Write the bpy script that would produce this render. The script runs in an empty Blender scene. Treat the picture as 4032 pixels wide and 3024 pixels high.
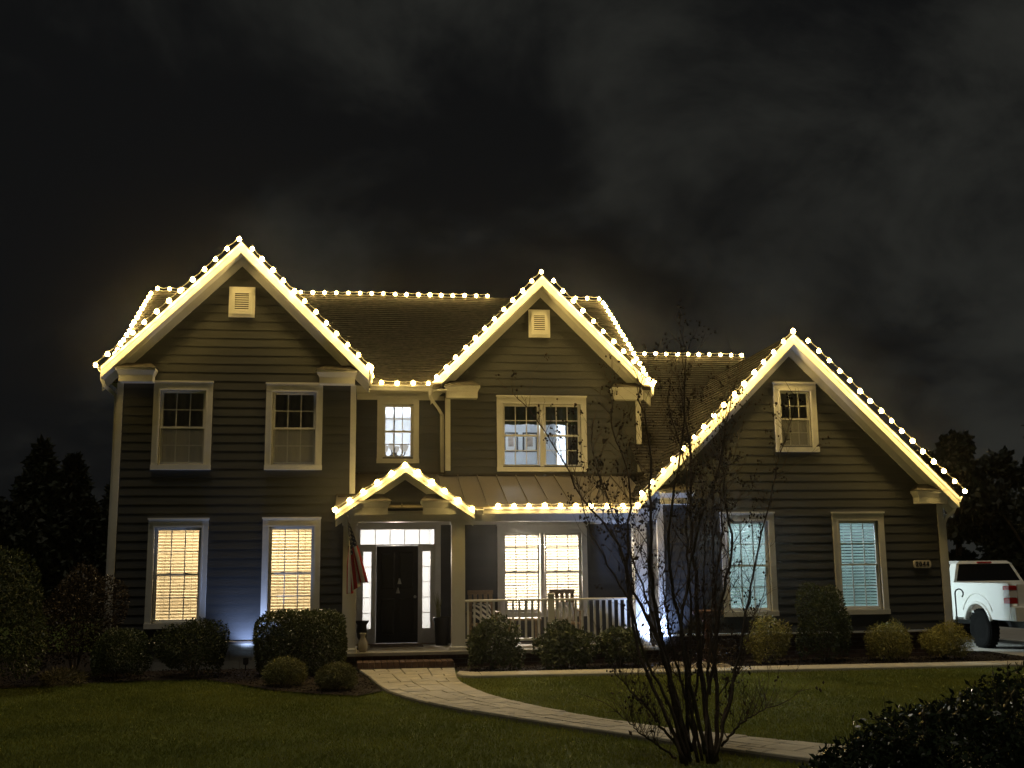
import bpy, math, random
import numpy as np
from mathutils import Matrix, Vector

random.seed(7)
rng = np.random.default_rng(7)
SC = bpy.context.scene
COL = SC.collection
R = math.radians
# Plan unit: all coordinates below are written in plan units measured from the eye point
# (x along the facade, y away from the street, z up, 0 = eye level); S turns them into metres.
S = 1.08
GZ = -1.7                      # ground level in plan units

# ------------------------------------------------------------------ camera, world, light
cam = bpy.data.cameras.new('camera')
cam.sensor_width = 36.0
cam.lens = 4300.0 / 4032.0 * 36.0
cam.clip_end = 2000
cob = bpy.data.objects.new('camera', cam)
COL.objects.link(cob)
yaw, pitch, roll = R(7.76), R(9.66), R(-0.64)
fw = Vector((math.sin(yaw) * math.cos(pitch), math.cos(yaw) * math.cos(pitch), math.sin(pitch)))
rt = Vector((math.cos(yaw), -math.sin(yaw), 0))
up = rt.cross(fw)
rt2 = math.cos(roll) * rt + math.sin(roll) * up
up2 = -math.sin(roll) * rt + math.cos(roll) * up
cob.matrix_world = Matrix(((rt2.x, up2.x, -fw.x, 0), (rt2.y, up2.y, -fw.y, 0), (rt2.z, up2.z, -fw.z, -GZ * S), (0, 0, 0, 1)))
SC.camera = cob

BULB = 98.0          # emission of one festoon bulb
SPOT_W = 200.0        # cool garden spotlights
SKY = 1.0

world = bpy.data.worlds.new('World')
SC.world = world
world.use_nodes = True
wt = world.node_tree
wt.nodes.clear()
def wn(t): return wt.nodes.new(t)
out = wn('ShaderNodeOutputWorld')
tc = wn('ShaderNodeTexCoord')
sep = wn('ShaderNodeSeparateXYZ'); wt.links.new(tc.outputs['Generated'], sep.inputs[0])
def wmath(op, a, b=None, clamp=False):
    n = wn('ShaderNodeMath'); n.operation = op; n.use_clamp = clamp
    for i, v in enumerate((a, b)):
        if v is None: continue
        if isinstance(v, (int, float)): n.inputs[i].default_value = v
        else: wt.links.new(v, n.inputs[i])
    return n.outputs[0]
zc = wmath('MAXIMUM', sep.outputs[2], 0.0)
den = wmath('ADD', zc, 0.55)
cmb = wn('ShaderNodeCombineXYZ')
wt.links.new(wmath('DIVIDE', sep.outputs[0], den), cmb.inputs[0])
wt.links.new(wmath('DIVIDE', sep.outputs[1], den), cmb.inputs[1])
def wnoise(scale, detail, off, rough=0.55, dist=0.0):
    m = wn('ShaderNodeMapping'); m.inputs['Location'].default_value = off
    wt.links.new(cmb.outputs[0], m.inputs[0])
    n = wn('ShaderNodeTexNoise'); n.inputs['Scale'].default_value = scale
    n.inputs['Detail'].default_value = detail; n.inputs['Roughness'].default_value = rough
    n.inputs['Distortion'].default_value = dist
    wt.links.new(m.outputs[0], n.inputs[0])
    return n.outputs[0]
big = wnoise(1.4, 3, (3.3, 1.7, 0.4))
mid = wnoise(4.6, 9, (1.2, 4.1, 2.0), 0.58, 0.3)
mr = wn('ShaderNodeMapRange'); mr.inputs[1].default_value = 0.50; mr.inputs[2].default_value = 0.78
mr.interpolation_type = 'SMOOTHSTEP'
side = wmath('ADD', wmath('MULTIPLY', sep.outputs[0], 0.20), wmath('MULTIPLY', zc, -0.02))
wt.links.new(wmath('ADD', side, wmath('ADD', wmath('MULTIPLY', big, 0.45), wmath('MULTIPLY', mid, 0.75))), mr.inputs[0])
ramp = wn('ShaderNodeValToRGB')
ramp.color_ramp.elements[0].color = (0.0050, 0.0053, 0.0056, 1)
ramp.color_ramp.elements[1].color = (0.0208, 0.0214, 0.0190, 1)
wt.links.new(mr.outputs[0], ramp.inputs[0])
bgc = wn('ShaderNodeBackground'); bgc.inputs[1].default_value = SKY
wt.links.new(ramp.outputs[0], bgc.inputs[0])
skt = wn('ShaderNodeTexSky'); skt.sky_type = 'NISHITA'; skt.sun_disc = False
skt.sun_elevation = R(-8); skt.sun_rotation = R(200)
bgs = wn('ShaderNodeBackground'); bgs.inputs[1].default_value = 0.05
wt.links.new(skt.outputs[0], bgs.inputs[0])
add = wn('ShaderNodeAddShader')
wt.links.new(bgc.outputs[0], add.inputs[0]); wt.links.new(bgs.outputs[0], add.inputs[1])
wt.links.new(add.outputs[0], out.inputs[0])

sun = bpy.data.lights.new('ground_fill', 'SUN'); sun.energy = 0.40; sun.angle = R(10); sun.color = (1.0, 0.91, 0.72)  # soft overhead lamp added to brighten lawn and path
so = bpy.data.objects.new('ground_fill', sun); COL.objects.link(so)
so.rotation_euler = (R(14), 0, R(-30))

vs = SC.view_settings
vs.view_transform = 'Standard'; vs.look = 'None'; vs.exposure = 0.0; vs.gamma = 1.0; vs.use_curve_mapping = False
SC.render.engine = 'CYCLES'
cy = SC.cycles
cy.use_denoising = True
cy.use_light_tree = True
cy.max_bounces = 6; cy.diffuse_bounces = 3; cy.glossy_bounces = 3; cy.transmission_bounces = 4
cy.transparent_max_bounces = 24
cy.sample_clamp_indirect = 4.0
cy.caustics_reflective = False; cy.caustics_refractive = False

# ------------------------------------------------------------------ materials
def mat(name, col, rough=0.7, metal=0.0, var=0.0, vscale=4.0, bump=0.0, bscale=40.0, spec=0.4, col2=None, dirt=0.0,
        trans=0.0, stretch=None, coat=0.0):
    m = bpy.data.materials.new(name); m.use_nodes = True
    nt = m.node_tree; b = nt.nodes['Principled BSDF']
    b.inputs['Roughness'].default_value = rough; b.inputs['Metallic'].default_value = metal
    b.inputs['Specular IOR Level'].default_value = spec
    if coat: b.inputs['Coat Weight'].default_value = coat
    c = (*col, 1)
    b.inputs['Base Color'].default_value = c
    tcn = nt.nodes.new('ShaderNodeTexCoord'); src = tcn.outputs['Object']
    if stretch:
        mp = nt.nodes.new('ShaderNodeMapping'); mp.inputs['Scale'].default_value = stretch
        nt.links.new(src, mp.inputs[0]); src = mp.outputs[0]
    last = None
    if var > 0 or col2 is not None:
        n = nt.nodes.new('ShaderNodeTexNoise'); n.inputs['Scale'].default_value = vscale; n.inputs['Detail'].default_value = 6
        nt.links.new(src, n.inputs[0])
        rp = nt.nodes.new('ShaderNodeValToRGB')
        rp.color_ramp.elements[0].position = 0.33; rp.color_ramp.elements[1].position = 0.67
        a = col if col2 is None else col
        d = col2 if col2 is not None else tuple(x * (1 + var) for x in col)
        e = tuple(x * (1 - var) for x in a)
        rp.color_ramp.elements[0].color = (*e, 1); rp.color_ramp.elements[1].color = (*d, 1)
        nt.links.new(n.outputs[0], rp.inputs[0]); last = rp.outputs[0]
        oi = nt.nodes.new('ShaderNodeObjectInfo')
        mx = nt.nodes.new('ShaderNodeHueSaturation')
        mm = nt.nodes.new('ShaderNodeMapRange'); mm.inputs[3].default_value = 1 - var * 0.6; mm.inputs[4].default_value = 1 + var * 0.6
        nt.links.new(oi.outputs['Random'], mm.inputs[0]); nt.links.new(mm.outputs[0], mx.inputs['Value'])
        nt.links.new(last, mx.inputs['Color']); last = mx.outputs[0]
    if dirt > 0:
        n = nt.nodes.new('ShaderNodeTexNoise'); n.inputs['Scale'].default_value = 2.2; n.inputs['Detail'].default_value = 9
        n.inputs['Roughness'].default_value = 0.7
        nt.links.new(src, n.inputs[0])
        rp = nt.nodes.new('ShaderNodeMapRange'); rp.inputs[1].default_value = 0.5; rp.inputs[2].default_value = 0.75
        rp.inputs[4].default_value = dirt
        nt.links.new(n.outputs[0], rp.inputs[0])
        mx = nt.nodes.new('ShaderNodeMix'); mx.data_type = 'RGBA'
        nt.links.new(rp.outputs[0], mx.inputs[0])
        if last is None: mx.inputs[6].default_value = c
        else: nt.links.new(last, mx.inputs[6])
        mx.inputs[7].default_value = tuple(x * 0.35 for x in col) + (1,)
        last = mx.outputs[2]
    if last is not None: nt.links.new(last, b.inputs['Base Color'])
    if bump > 0:
        n = nt.nodes.new('ShaderNodeTexNoise'); n.inputs['Scale'].default_value = bscale; n.inputs['Detail'].default_value = 5
        nt.links.new(src, n.inputs[0])
        bp = nt.nodes.new('ShaderNodeBump'); bp.inputs['Strength'].default_value = bump; bp.inputs['Distance'].default_value = 0.02
        nt.links.new(n.outputs[0], bp.inputs['Height']); nt.links.new(bp.outputs[0], b.inputs['Normal'])
    if trans > 0:
        tr = nt.nodes.new('ShaderNodeBsdfTranslucent')
        if last is not None: nt.links.new(last, tr.inputs[0])
        else: tr.inputs[0].default_value = c
        ms = nt.nodes.new('ShaderNodeMixShader'); ms.inputs[0].default_value = trans
        o = nt.nodes['Material Output']
        nt.links.new(b.outputs[0], ms.inputs[1]); nt.links.new(tr.outputs[0], ms.inputs[2]); nt.links.new(ms.outputs[0], o.inputs[0])
    return m

def emis(name, col, strength):
    m = bpy.data.materials.new(name); m.use_nodes = True
    nt = m.node_tree; nt.nodes.clear()
    e = nt.nodes.new('ShaderNodeEmission'); e.inputs[0].default_value = (*col, 1); e.inputs[1].default_value = strength
    o = nt.nodes.new('ShaderNodeOutputMaterial'); nt.links.new(e.outputs[0], o.inputs[0])
    return m

def glassmat(name, tint=(0.93, 0.95, 0.95), refl=0.10):
    m = bpy.data.materials.new(name); m.use_nodes = True
    nt = m.node_tree; nt.nodes.clear()
    t = nt.nodes.new('ShaderNodeBsdfTransparent'); t.inputs[0].default_value = (*tint, 1)
    g = nt.nodes.new('ShaderNodeBsdfGlossy'); g.inputs['Roughness'].default_value = 0.02
    f = nt.nodes.new('ShaderNodeFresnel'); f.inputs[0].default_value = 1.45
    ms = nt.nodes.new('ShaderNodeMixShader'); o = nt.nodes.new('ShaderNodeOutputMaterial')
    nt.links.new(f.outputs[0], ms.inputs[0]); nt.links.new(t.outputs[0], ms.inputs[1]); nt.links.new(g.outputs[0], ms.inputs[2])
    nt.links.new(ms.outputs[0], o.inputs[0])
    return m

def screenmat(name):
    m = bpy.data.materials.new(name); m.use_nodes = True
    nt = m.node_tree; nt.nodes.clear()
    t = nt.nodes.new('ShaderNodeBsdfTransparent')
    d = nt.nodes.new('ShaderNodeBsdfDiffuse'); d.inputs[0].default_value = (0.48, 0.49, 0.50, 1)
    ms = nt.nodes.new('ShaderNodeMixShader'); ms.inputs[0].default_value = 0.36; o = nt.nodes.new('ShaderNodeOutputMaterial')
    nt.links.new(t.outputs[0], ms.inputs[1]); nt.links.new(d.outputs[0], ms.inputs[2]); nt.links.new(ms.outputs[0], o.inputs[0])
    return m

M = {}
M['siding'] = mat('grey_siding', (0.062, 0.066, 0.073), 0.62, var=0.10, vscale=3.0, bump=0.25, bscale=60, stretch=(0.35, 1, 3))
M['white'] = mat('white_trim', (0.74, 0.74, 0.73), 0.5, var=0.03, dirt=0.28, bump=0.05, bscale=30)
M['white2'] = mat('white_vinyl', (0.78, 0.78, 0.76), 0.45, var=0.02)
M['shingle'] = mat('roof_shingle', (0.036, 0.031, 0.025), 0.92, var=0.45, vscale=9, bump=0.6, bscale=120, stretch=(1, 1, 1))
M['metal'] = mat('bronze_metal_roof', (0.20, 0.17, 0.125), 0.65, metal=0.25, var=0.06, vscale=1.5, dirt=0.12)
M['dark'] = mat('dark_flashing', (0.035, 0.03, 0.026), 0.6)
M['door'] = mat('black_door', (0.014, 0.014, 0.015), 0.45)
M['found'] = mat('pale_block', (0.42, 0.42, 0.40), 0.9, var=0.12, vscale=6, bump=0.4, bscale=50)
M['brick'] = mat('red_brick', (0.13, 0.080, 0.058), 0.85, var=0.28, vscale=14, bump=0.4, bscale=80)
M['mortar'] = mat('mortar', (0.26, 0.24, 0.21), 0.95, bump=0.3)
M['concrete'] = mat('concrete', (0.40, 0.38, 0.34), 0.88, var=0.10, vscale=3, bump=0.25, bscale=70, dirt=0.15)
M['paver'] = mat('tan_paver', (0.64, 0.58, 0.46), 0.88, var=0.13, vscale=5, bump=0.4, bscale=60, dirt=0.12)
M['kerb'] = mat('kerb_concrete', (0.60, 0.56, 0.47), 0.85, var=0.08, vscale=5, bump=0.3, bscale=60, dirt=0.15)
M['lawn'] = mat('lawn', (0.10, 0.13, 0.022), 0.95, var=0.25, vscale=2.0, bump=0.6, bscale=70)
M['blade'] = mat('grass_blade', (0.205, 0.25, 0.045), 0.7, var=0.3, vscale=0.7, trans=0.3, col2=(0.27, 0.29, 0.055))
M['mulch'] = mat('mulch', (0.030, 0.020, 0.014), 0.95, var=0.4, vscale=30, bump=1.0, bscale=60)
M['glass'] = glassmat('window_glass')
M['screen'] = screenmat('insect_screen')
M['cord'] = mat('light_cord', (0.5, 0.48, 0.42), 0.55)
M['bulb'] = emis('bulb_glow', (1.0, 0.668, 0.19), BULB)
M['black'] = mat('black_paint', (0.015, 0.015, 0.016), 0.35)
M['slat_warm'] = mat('blind_slat', (0.80, 0.76, 0.68), 0.6, trans=0.5)
M['slat_cool'] = mat('blind_slat_cool_cast', (0.74, 0.82, 0.82), 0.6, trans=0.5)  # cool cast of the window light put into the slat colour
M['room'] = mat('room_paint', (0.72, 0.70, 0.66), 0.8)
M['room_cool'] = mat('room_paint_pale_grey', (0.66, 0.69, 0.72), 0.8)
M['wood'] = mat('weathered_wood', (0.28, 0.20, 0.12), 0.6, var=0.2, vscale=8, stretch=(1, 1, 6))
M['terra'] = mat('terracotta', (0.17, 0.095, 0.075), 0.8, var=0.12, vscale=10)
M['stone'] = mat('tan_stone', (0.36, 0.31, 0.24), 0.9, var=0.25, vscale=8, bump=0.5, bscale=30)
M['bark'] = mat('bark', (0.12, 0.088, 0.066), 0.9, var=0.3, vscale=14, bump=0.5, bscale=60)
M['seed'] = mat('seed_head', (0.055, 0.038, 0.026), 0.85, var=0.3, vscale=20)
M['deadleaf'] = mat('dry_leaf', (0.085, 0.058, 0.034), 0.7, var=0.35, vscale=12, trans=0.25)
def leafm(n, c, rough=0.5, v=0.35, tr=0.10, spec=0.4): return mat(n, c, rough, var=v, vscale=5, trans=tr, spec=spec)
M['boxwood'] = leafm('boxwood_leaf', (0.065, 0.085, 0.028))
M['holly'] = leafm('holly_leaf', (0.030, 0.045, 0.018), 0.22, tr=0.1, spec=0.7)
M['azalea'] = leafm('azalea_leaf', (0.085, 0.105, 0.040))
M['gold'] = leafm('golden_leaf', (0.32, 0.30, 0.085))
M['feather'] = leafm('feathery_leaf', (0.19, 0.19, 0.07))
M['redleaf'] = leafm('reddish_leaf', (0.050, 0.036, 0.022))
M['conifer'] = leafm('conifer_needle', (0.022, 0.030, 0.016), 0.7, tr=0.1)
M['darktree'] = leafm('dark_tree_leaf', (0.024, 0.030, 0.018), 0.7, tr=0.1)
M['drygrass'] = leafm('dry_grass_blade', (0.13, 0.11, 0.05))
M['curtain'] = mat('dark_curtain', (0.5, 0.46, 0.40), 0.9, var=0.1, vscale=6, trans=0.3)
M['valance'] = mat('green_valance', (0.11, 0.14, 0.09), 0.9, var=0.15, vscale=6)
M['greycurtain'] = mat('grey_curtain', (0.20, 0.175, 0.15), 0.9, trans=0.2)
M['shade'] = emis('chandelier_shade_glow', (1.0, 0.92, 0.82), 0.5)
M['chrome'] = mat('chandelier_metal', (0.05, 0.048, 0.045), 0.4, metal=0.2)
M['paper'] = mat('picture_mount', (0.70, 0.70, 0.68), 0.8)
M['print'] = mat('picture_print', (0.30, 0.24, 0.19), 0.8, var=0.4, vscale=9)
M['red'] = mat('red_cloth', (0.62, 0.05, 0.05), 0.8)
M['rubber'] = mat('tyre_rubber', (0.008, 0.008, 0.008), 0.95, bump=0.3, spec=0.08)
M['truck'] = mat('white_truck_paint', (0.80, 0.80, 0.77), 0.18, spec=0.5, coat=0.6)
M['truckglass'] = mat('tinted_glass', (0.006, 0.006, 0.007), 0.06, spec=0.5)
M['lens_red'] = mat('tail_lamp_red', (0.36, 0.012, 0.012), 0.12, coat=0.5)
M['lens_clear'] = mat('tail_lamp_clear', (0.70, 0.66, 0.66), 0.12, coat=0.5)
M['steel'] = mat('wheel_steel', (0.05, 0.05, 0.05), 0.5, metal=0.3)
M['tin'] = mat('bell_silver', (0.50, 0.50, 0.48), 0.35, metal=0.3)
M['stripe'] = None
M['plaque'] = mat('plaque_stone', (0.62, 0.56, 0.46), 0.7, var=0.12, vscale=20)
M['rug'] = mat('door_mat', (0.12, 0.09, 0.07), 0.95, var=0.2, vscale=15)
M['clearvase'] = mat('pale_glass_vase', (0.42, 0.40, 0.37), 0.12, spec=0.7)
M['spotlens'] = emis('spotlight_lens', (0.62, 0.78, 1.0), 30)
M['ground'] = mat('far_ground', (0.03, 0.04, 0.015), 0.95, var=0.3, vscale=0.3)

# ------------------------------------------------------------------ mesh helpers
class MB:
    def __init__(s): s.v = []; s.f = []; s.uv = None
    def add(s, vs, fs):
        o = len(s.v); s.v.extend(vs); s.f.extend([tuple(i + o for i in f) for f in fs]); return s
    def hexa(s, p):   # 8 points: bottom 4 ccw, top 4 ccw
        return s.add(p, [(3, 2, 1, 0), (4, 5, 6, 7), (0, 1, 5, 4), (1, 2, 6, 5), (2, 3, 7, 6), (3, 0, 4, 7)])
    def box(s, x0, x1, y0, y1, z0, z1):
        return s.hexa([(x0, y0, z0), (x1, y0, z0), (x1, y1, z0), (x0, y1, z0), (x0, y0, z1), (x1, y0, z1), (x1, y1, z1), (x0, y1, z1)])
    def bbox(s, x0, x1, y0, y1, z0, z1, b=0.01):   # box with chamfered vertical and top edges
        ring = lambda d, z: [(x0 + d, y0, z), (x1 - d, y0, z), (x1, y0 + d, z), (x1, y1 - d, z), (x1 - d, y1, z), (x0 + d, y1, z), (x0, y1 - d, z), (x0, y0 + d, z)]
        def inset(z, k):
            return [(x0 + b + k, y0 + k, z), (x1 - b - k, y0 + k, z), (x1 - k, y0 + b + k, z), (x1 - k, y1 - b - k, z), (x1 - b - k, y1 - k, z), (x0 + b + k, y1 - k, z), (x0 + k, y1 - b - k, z), (x0 + k, y0 + b + k, z)]
        vs = inset(z0, 0) + inset(z1 - b, 0) + inset(z1, b)
        fs = [tuple(range(7, -1, -1)), tuple(range(16, 24))]
        for r in (0, 8):
            for i in range(8):
                j = (i + 1) % 8; fs.append((r + i, r + j, r + 8 + j, r + 8 + i))
        return s.add(vs, fs)
    def prism(s, poly, axis, a, b):   # poly 2D (ccw), extruded along axis from a to b
        n = len(poly)
        def P(q, t):
            if axis == 'y': return (q[0], t, q[1])
            if axis == 'x': return (t, q[0], q[1])
            return (q[0], q[1], t)
        vs = [P(q, a) for q in poly] + [P(q, b) for q in poly]
        fs = [tuple(range(n)), tuple(range(2 * n - 1, n - 1, -1))]
        for i in range(n):
            j = (i + 1) % n; fs.append((i, i + n, j + n, j))
        return s.add(vs, fs)
    def tube(s, pts, r, seg=8, rect=None):
        pts = [Vector(p) for p in pts]; n = len(pts); rr = r if isinstance(r, (list, tuple)) else [r] * n
        t0 = (pts[1] - pts[0]).normalized()
        ref = Vector((0, 0, 1)) if abs(t0.z) < 0.9 else Vector((1, 0, 0))
        nrm = t0.cross(ref).normalized(); vs = []
        for i in range(n):
            a = pts[max(i - 1, 0)]; b = pts[min(i + 1, n - 1)]; t = (b - a).normalized()
            nrm = (nrm - t * nrm.dot(t)).normalized(); bn = t.cross(nrm)
            if rect:
                for (u, w) in ((-1, -1), (1, -1), (1, 1), (-1, 1)): vs.append(tuple(pts[i] + nrm * u * rect[0] + bn * w * rect[1]))
            else:
                for k in range(seg):
                    a_ = 2 * math.pi * k / seg; vs.append(tuple(pts[i] + (nrm * math.cos(a_) + bn * math.sin(a_)) * rr[i]))
        q = 4 if rect else seg; fs = []
        for i in range(n - 1):
            for k in range(q):
                j = (k + 1) % q; fs.append((i * q + k, i * q + j, (i + 1) * q + j, (i + 1) * q + k))
        fs.append(tuple(range(q - 1, -1, -1))); fs.append(tuple(range((n - 1) * q, n * q)))
        return s.add(vs, fs)
    def lathe(s, prof, c=(0, 0, 0), seg=16, axis='z'):
        vs = []; n = len(prof)
        for (r, h) in prof:
            for k in range(seg):
                a = 2 * math.pi * k / seg; u, w = r * math.cos(a), r * math.sin(a)
                if axis == 'z': vs.append((c[0] + u, c[1] + w, c[2] + h))
                elif axis == 'x': vs.append((c[0] + h, c[1] + u, c[2] + w))
                else: vs.append((c[0] + u, c[1] + h, c[2] - w))
        fs = []
        for i in range(n - 1):
            for k in range(seg):
                j = (k + 1) % seg; fs.append((i * seg + k, i * seg + j, (i + 1) * seg + j, (i + 1) * seg + k))
        if prof[0][0] > 1e-6: fs.append(tuple(range(seg - 1, -1, -1)))
        if prof[-1][0] > 1e-6: fs.append(tuple(range((n - 1) * seg, n * seg)))
        return s.add(vs, fs)
    def build(s, name, m, parent=None, org=None, smooth=False, kind=None):
        if org is None: org = ORG[parent] if parent is not None else (0, 0, GZ)
        me = bpy.data.meshes.new(name)
        a = (np.array(s.v, float) - np.array(org)) * S
        me.from_pydata(a.tolist(), [], s.f)
        if smooth:
            me.polygons.foreach_set('use_smooth', [True] * len(me.polygons))
        me.materials.append(m)
        if s.uv is not None:
            l = me.uv_layers.new(name='UVMap')
            for lp in me.loops: l.data[lp.index].uv = s.uv[lp.vertex_index]
        me.update()
        return place(name, me, parent, org, kind)

ORG = {}
def place(name, data, parent, org, kind=None):
    o = bpy.data.objects.new(name, data); COL.objects.link(o)
    if parent is None: o.location = (org[0] * S, org[1] * S, (org[2] - GZ) * S)
    else:
        p = ORG[parent]; o.location = tuple((org[i] - p[i]) * S for i in range(3)); o.parent = parent
    ORG[o] = tuple(org)
    if kind: o['kind'] = kind
    return o
def thing(name, label, cat, org, group=None):
    return tag(place(name, None, None, org), label, cat, group)
def tag(o, label, cat, group=None):
    o['label'] = label; o['category'] = cat
    if group: o['group'] = group
    return o
def empty_part(name, parent, org=None): return place(name, None, parent, org or ORG[parent])
def cobj(name, me, parent, org): return place(name, me, parent, org)
def copy_tree(root, loc, label=None, rot=None):
    r = root.copy(); COL.objects.link(r); r.location = (loc[0] * S, loc[1] * S, (loc[2] - GZ) * S)
    if rot is not None: r.rotation_euler = (0, 0, rot)
    if label: r['label'] = label
    for ch in root.children:
        c = ch.copy(); COL.objects.link(c); c.parent = r
        for g in ch.children:
            d = g.copy(); COL.objects.link(d); d.parent = c
    return r
def npmesh(name, V, F, m, parent=None, org=None, kind=None, smooth=False):   # V (n,3) plan units, F (k,q)
    if org is None: org = ORG[parent] if parent is not None else (0, 0, GZ)
    V = (np.asarray(V, float) - np.array(org)) * S
    me = bpy.data.meshes.new(name); k, q = F.shape
    me.vertices.add(len(V)); me.vertices.foreach_set('co', V.ravel().astype(np.float32))
    me.loops.add(k * q); me.loops.foreach_set('vertex_index', F.ravel().astype(np.int32))
    me.polygons.add(k); me.polygons.foreach_set('loop_start', (np.arange(k) * q).astype(np.int32))
    if smooth: me.polygons.foreach_set('use_smooth', np.ones(k, dtype=bool))
    me.update(calc_edges=True); me.validate()
    me.materials.append(m)
    return place(name, me, parent, org, kind)
def leaves(P, size, aspect=0.5, droop=0.0, N=None):
    """small folded leaf quads at points P (n,3), random facing"""
    n = len(P)
    d = rng.normal(size=(n, 3)); d[:, 2] -= droop
    if N is not None: d = d * 0.7 + N * 1.0
    d /= np.linalg.norm(d, axis=1)[:, None]
    r = rng.normal(size=(n, 3)); w = np.cross(d, r); w /= np.linalg.norm(w, axis=1)[:, None] + 1e-9
    nn = np.cross(d, w)
    sz = size * rng.uniform(0.6, 1.3, n)[:, None]
    a = P; b = P + d * sz * 0.5 + w * sz * aspect * 0.5 + nn * sz * 0.08; c = P + d * sz; e = P + d * sz * 0.5 - w * sz * aspect * 0.5 + nn * sz * 0.08
    V = np.stack([a, b, c, e], 1).reshape(-1, 3)
    return V, np.arange(4 * n).reshape(n, 4)

# ------------------------------------------------------------------ the house
HO = (3.0, 20.0, GZ)
house = thing('house', 'two storey grey lap sided house with white trimmed gables outlined in warm bulbs', 'house', HO)

def Tfront(Y): return lambda u, d, z: (u, Y - d, z)
def Tleft(X): return lambda u, d, z: (X - d, u, z)      # wall facing -x, u = y
def Tright(X): return lambda u, d, z: (X + d, u, z)     # wall facing +x, u = y

def wall(T, u0, u1, z0, z1, openings, boards=True, gable=None, e=0.1645, thick=0.14, name='wall', label=None, boards_from=None):
    """sheathing with holes, plus one lap board object per course piece.  gable = (uc, slope, zapex)"""
    mb = MB()
    us = sorted({u0, u1, *[o[0] for o in openings], *[o[1] for o in openings]})
    zs = sorted({z0, z1, *[o[k] for o in openings for k in (2, 3) if z0 < o[k] < z1]})
    def hx(a, b, c, d_):
        P = [T(a, 0, c), T(b, 0, c), T(b, -thick, c), T(a, -thick, c), T(a, 0, d_), T(b, 0, d_), T(b, -thick, d_), T(a, -thick, d_)]
        mb.hexa(P)
    for j in range(len(zs) - 1):
        run = None
        for i in range(len(us) - 1):
            cu, cz = (us[i] + us[i + 1]) / 2, (zs[j] + zs[j + 1]) / 2
            hole = any(o[0] < cu < o[1] and o[2] < cz < o[3] for o in openings)
            if not hole: run = [us[i] if run is None else run[0], us[i + 1]]
            if (hole or i == len(us) - 2) and run is not None:
                hx(run[0], run[1], zs[j], zs[j + 1]); run = None
    if gable:
        uc, sl, za = gable; ops = [o for o in openings if o[3] > z1]
        hw = lambda z: (za - z) / sl
        levels = sorted({z1, za - 0.02, *[o[2] for o in ops if o[2] > z1], *[o[3] for o in ops]})
        for c, d_ in zip(levels[:-1], levels[1:]):
            holes = [o for o in ops if o[2] < (c + d_) / 2 < o[3]]
            segs = [(-hw(c) + uc, -hw(d_) + uc, uc + hw(c), uc + hw(d_))]
            if holes:
                o = holes[0]; segs = [(uc - hw(c), uc - hw(d_), o[0], o[0]), (o[1], o[1], uc + hw(c), uc + hw(d_))]
            for (a0, a1, b0, b1) in segs:
                mb.hexa([T(a0, 0, c), T(b0, 0, c), T(b0, -thick, c), T(a0, -thick, c), T(a1, 0, d_), T(b1, 0, d_), T(b1, -thick, d_), T(a1, -thick, d_)])
    w = mb.build(name, M['siding'], house)
    if label: w['label'] = label
    if boards:
        z = z0 if boards_from is None else boards_from
        zt = gable[2] if gable else z1
        while z < zt - 0.03:
            ztop = min(z + e + 0.012, zt - 0.005)
            if gable and z > gable[2] - (u1 - u0) / 2 / 1.0 * gable[1] - 2 * e and z >= z1 - 1e-6:
                h0 = (gable[2] - z) / gable[1]; h1 = max((gable[2] - ztop) / gable[1], 0.004)
                ival = [(max(u0, gable[0] - h0), min(u1, gable[0] + h0), max(u0, gable[0] - h1), min(u1, gable[0] + h1))]
            else:
                ival = [(u0, u1, u0, u1)]
            for o in openings:
                if o[2] - 0.015 < min(z + e, o[3]) and o[3] > z + 0.01 and o[2] < z + e - 0.02:
                    nv = []
                    for (a, b, a1, b1) in ival:
                        if b <= o[0] or a >= o[1]: nv.append((a, b, a1, b1)); continue
                        if o[0] - a > 0.02: nv.append((a, o[0], a1, o[0]))
                        if b - o[1] > 0.02: nv.append((o[1], b, o[1], b1))
                    ival = nv
            for (a, b, a1, b1) in ival:
                j = random.uniform(-0.0012, 0.0012)
                m = MB(); f0, f1 = 0.018, 0.004
                m.hexa([T(a, f0, z + j), T(b, f0, z + j), T(b, 0.002, z + j), T(a, 0.002, z + j), T(a1, f1, ztop), T(b1, f1, ztop), T(b1, 0.002, ztop), T(a1, 0.002, ztop)])
                m.build('siding_board', M['siding'], w)
            z += e
    return w

def win_hole(x0, x1, z0, z1, side=0.115, head=0.17, bot=0.09): return (x0 + side, x1 - side, z0 + bot, z1 - head)

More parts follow.
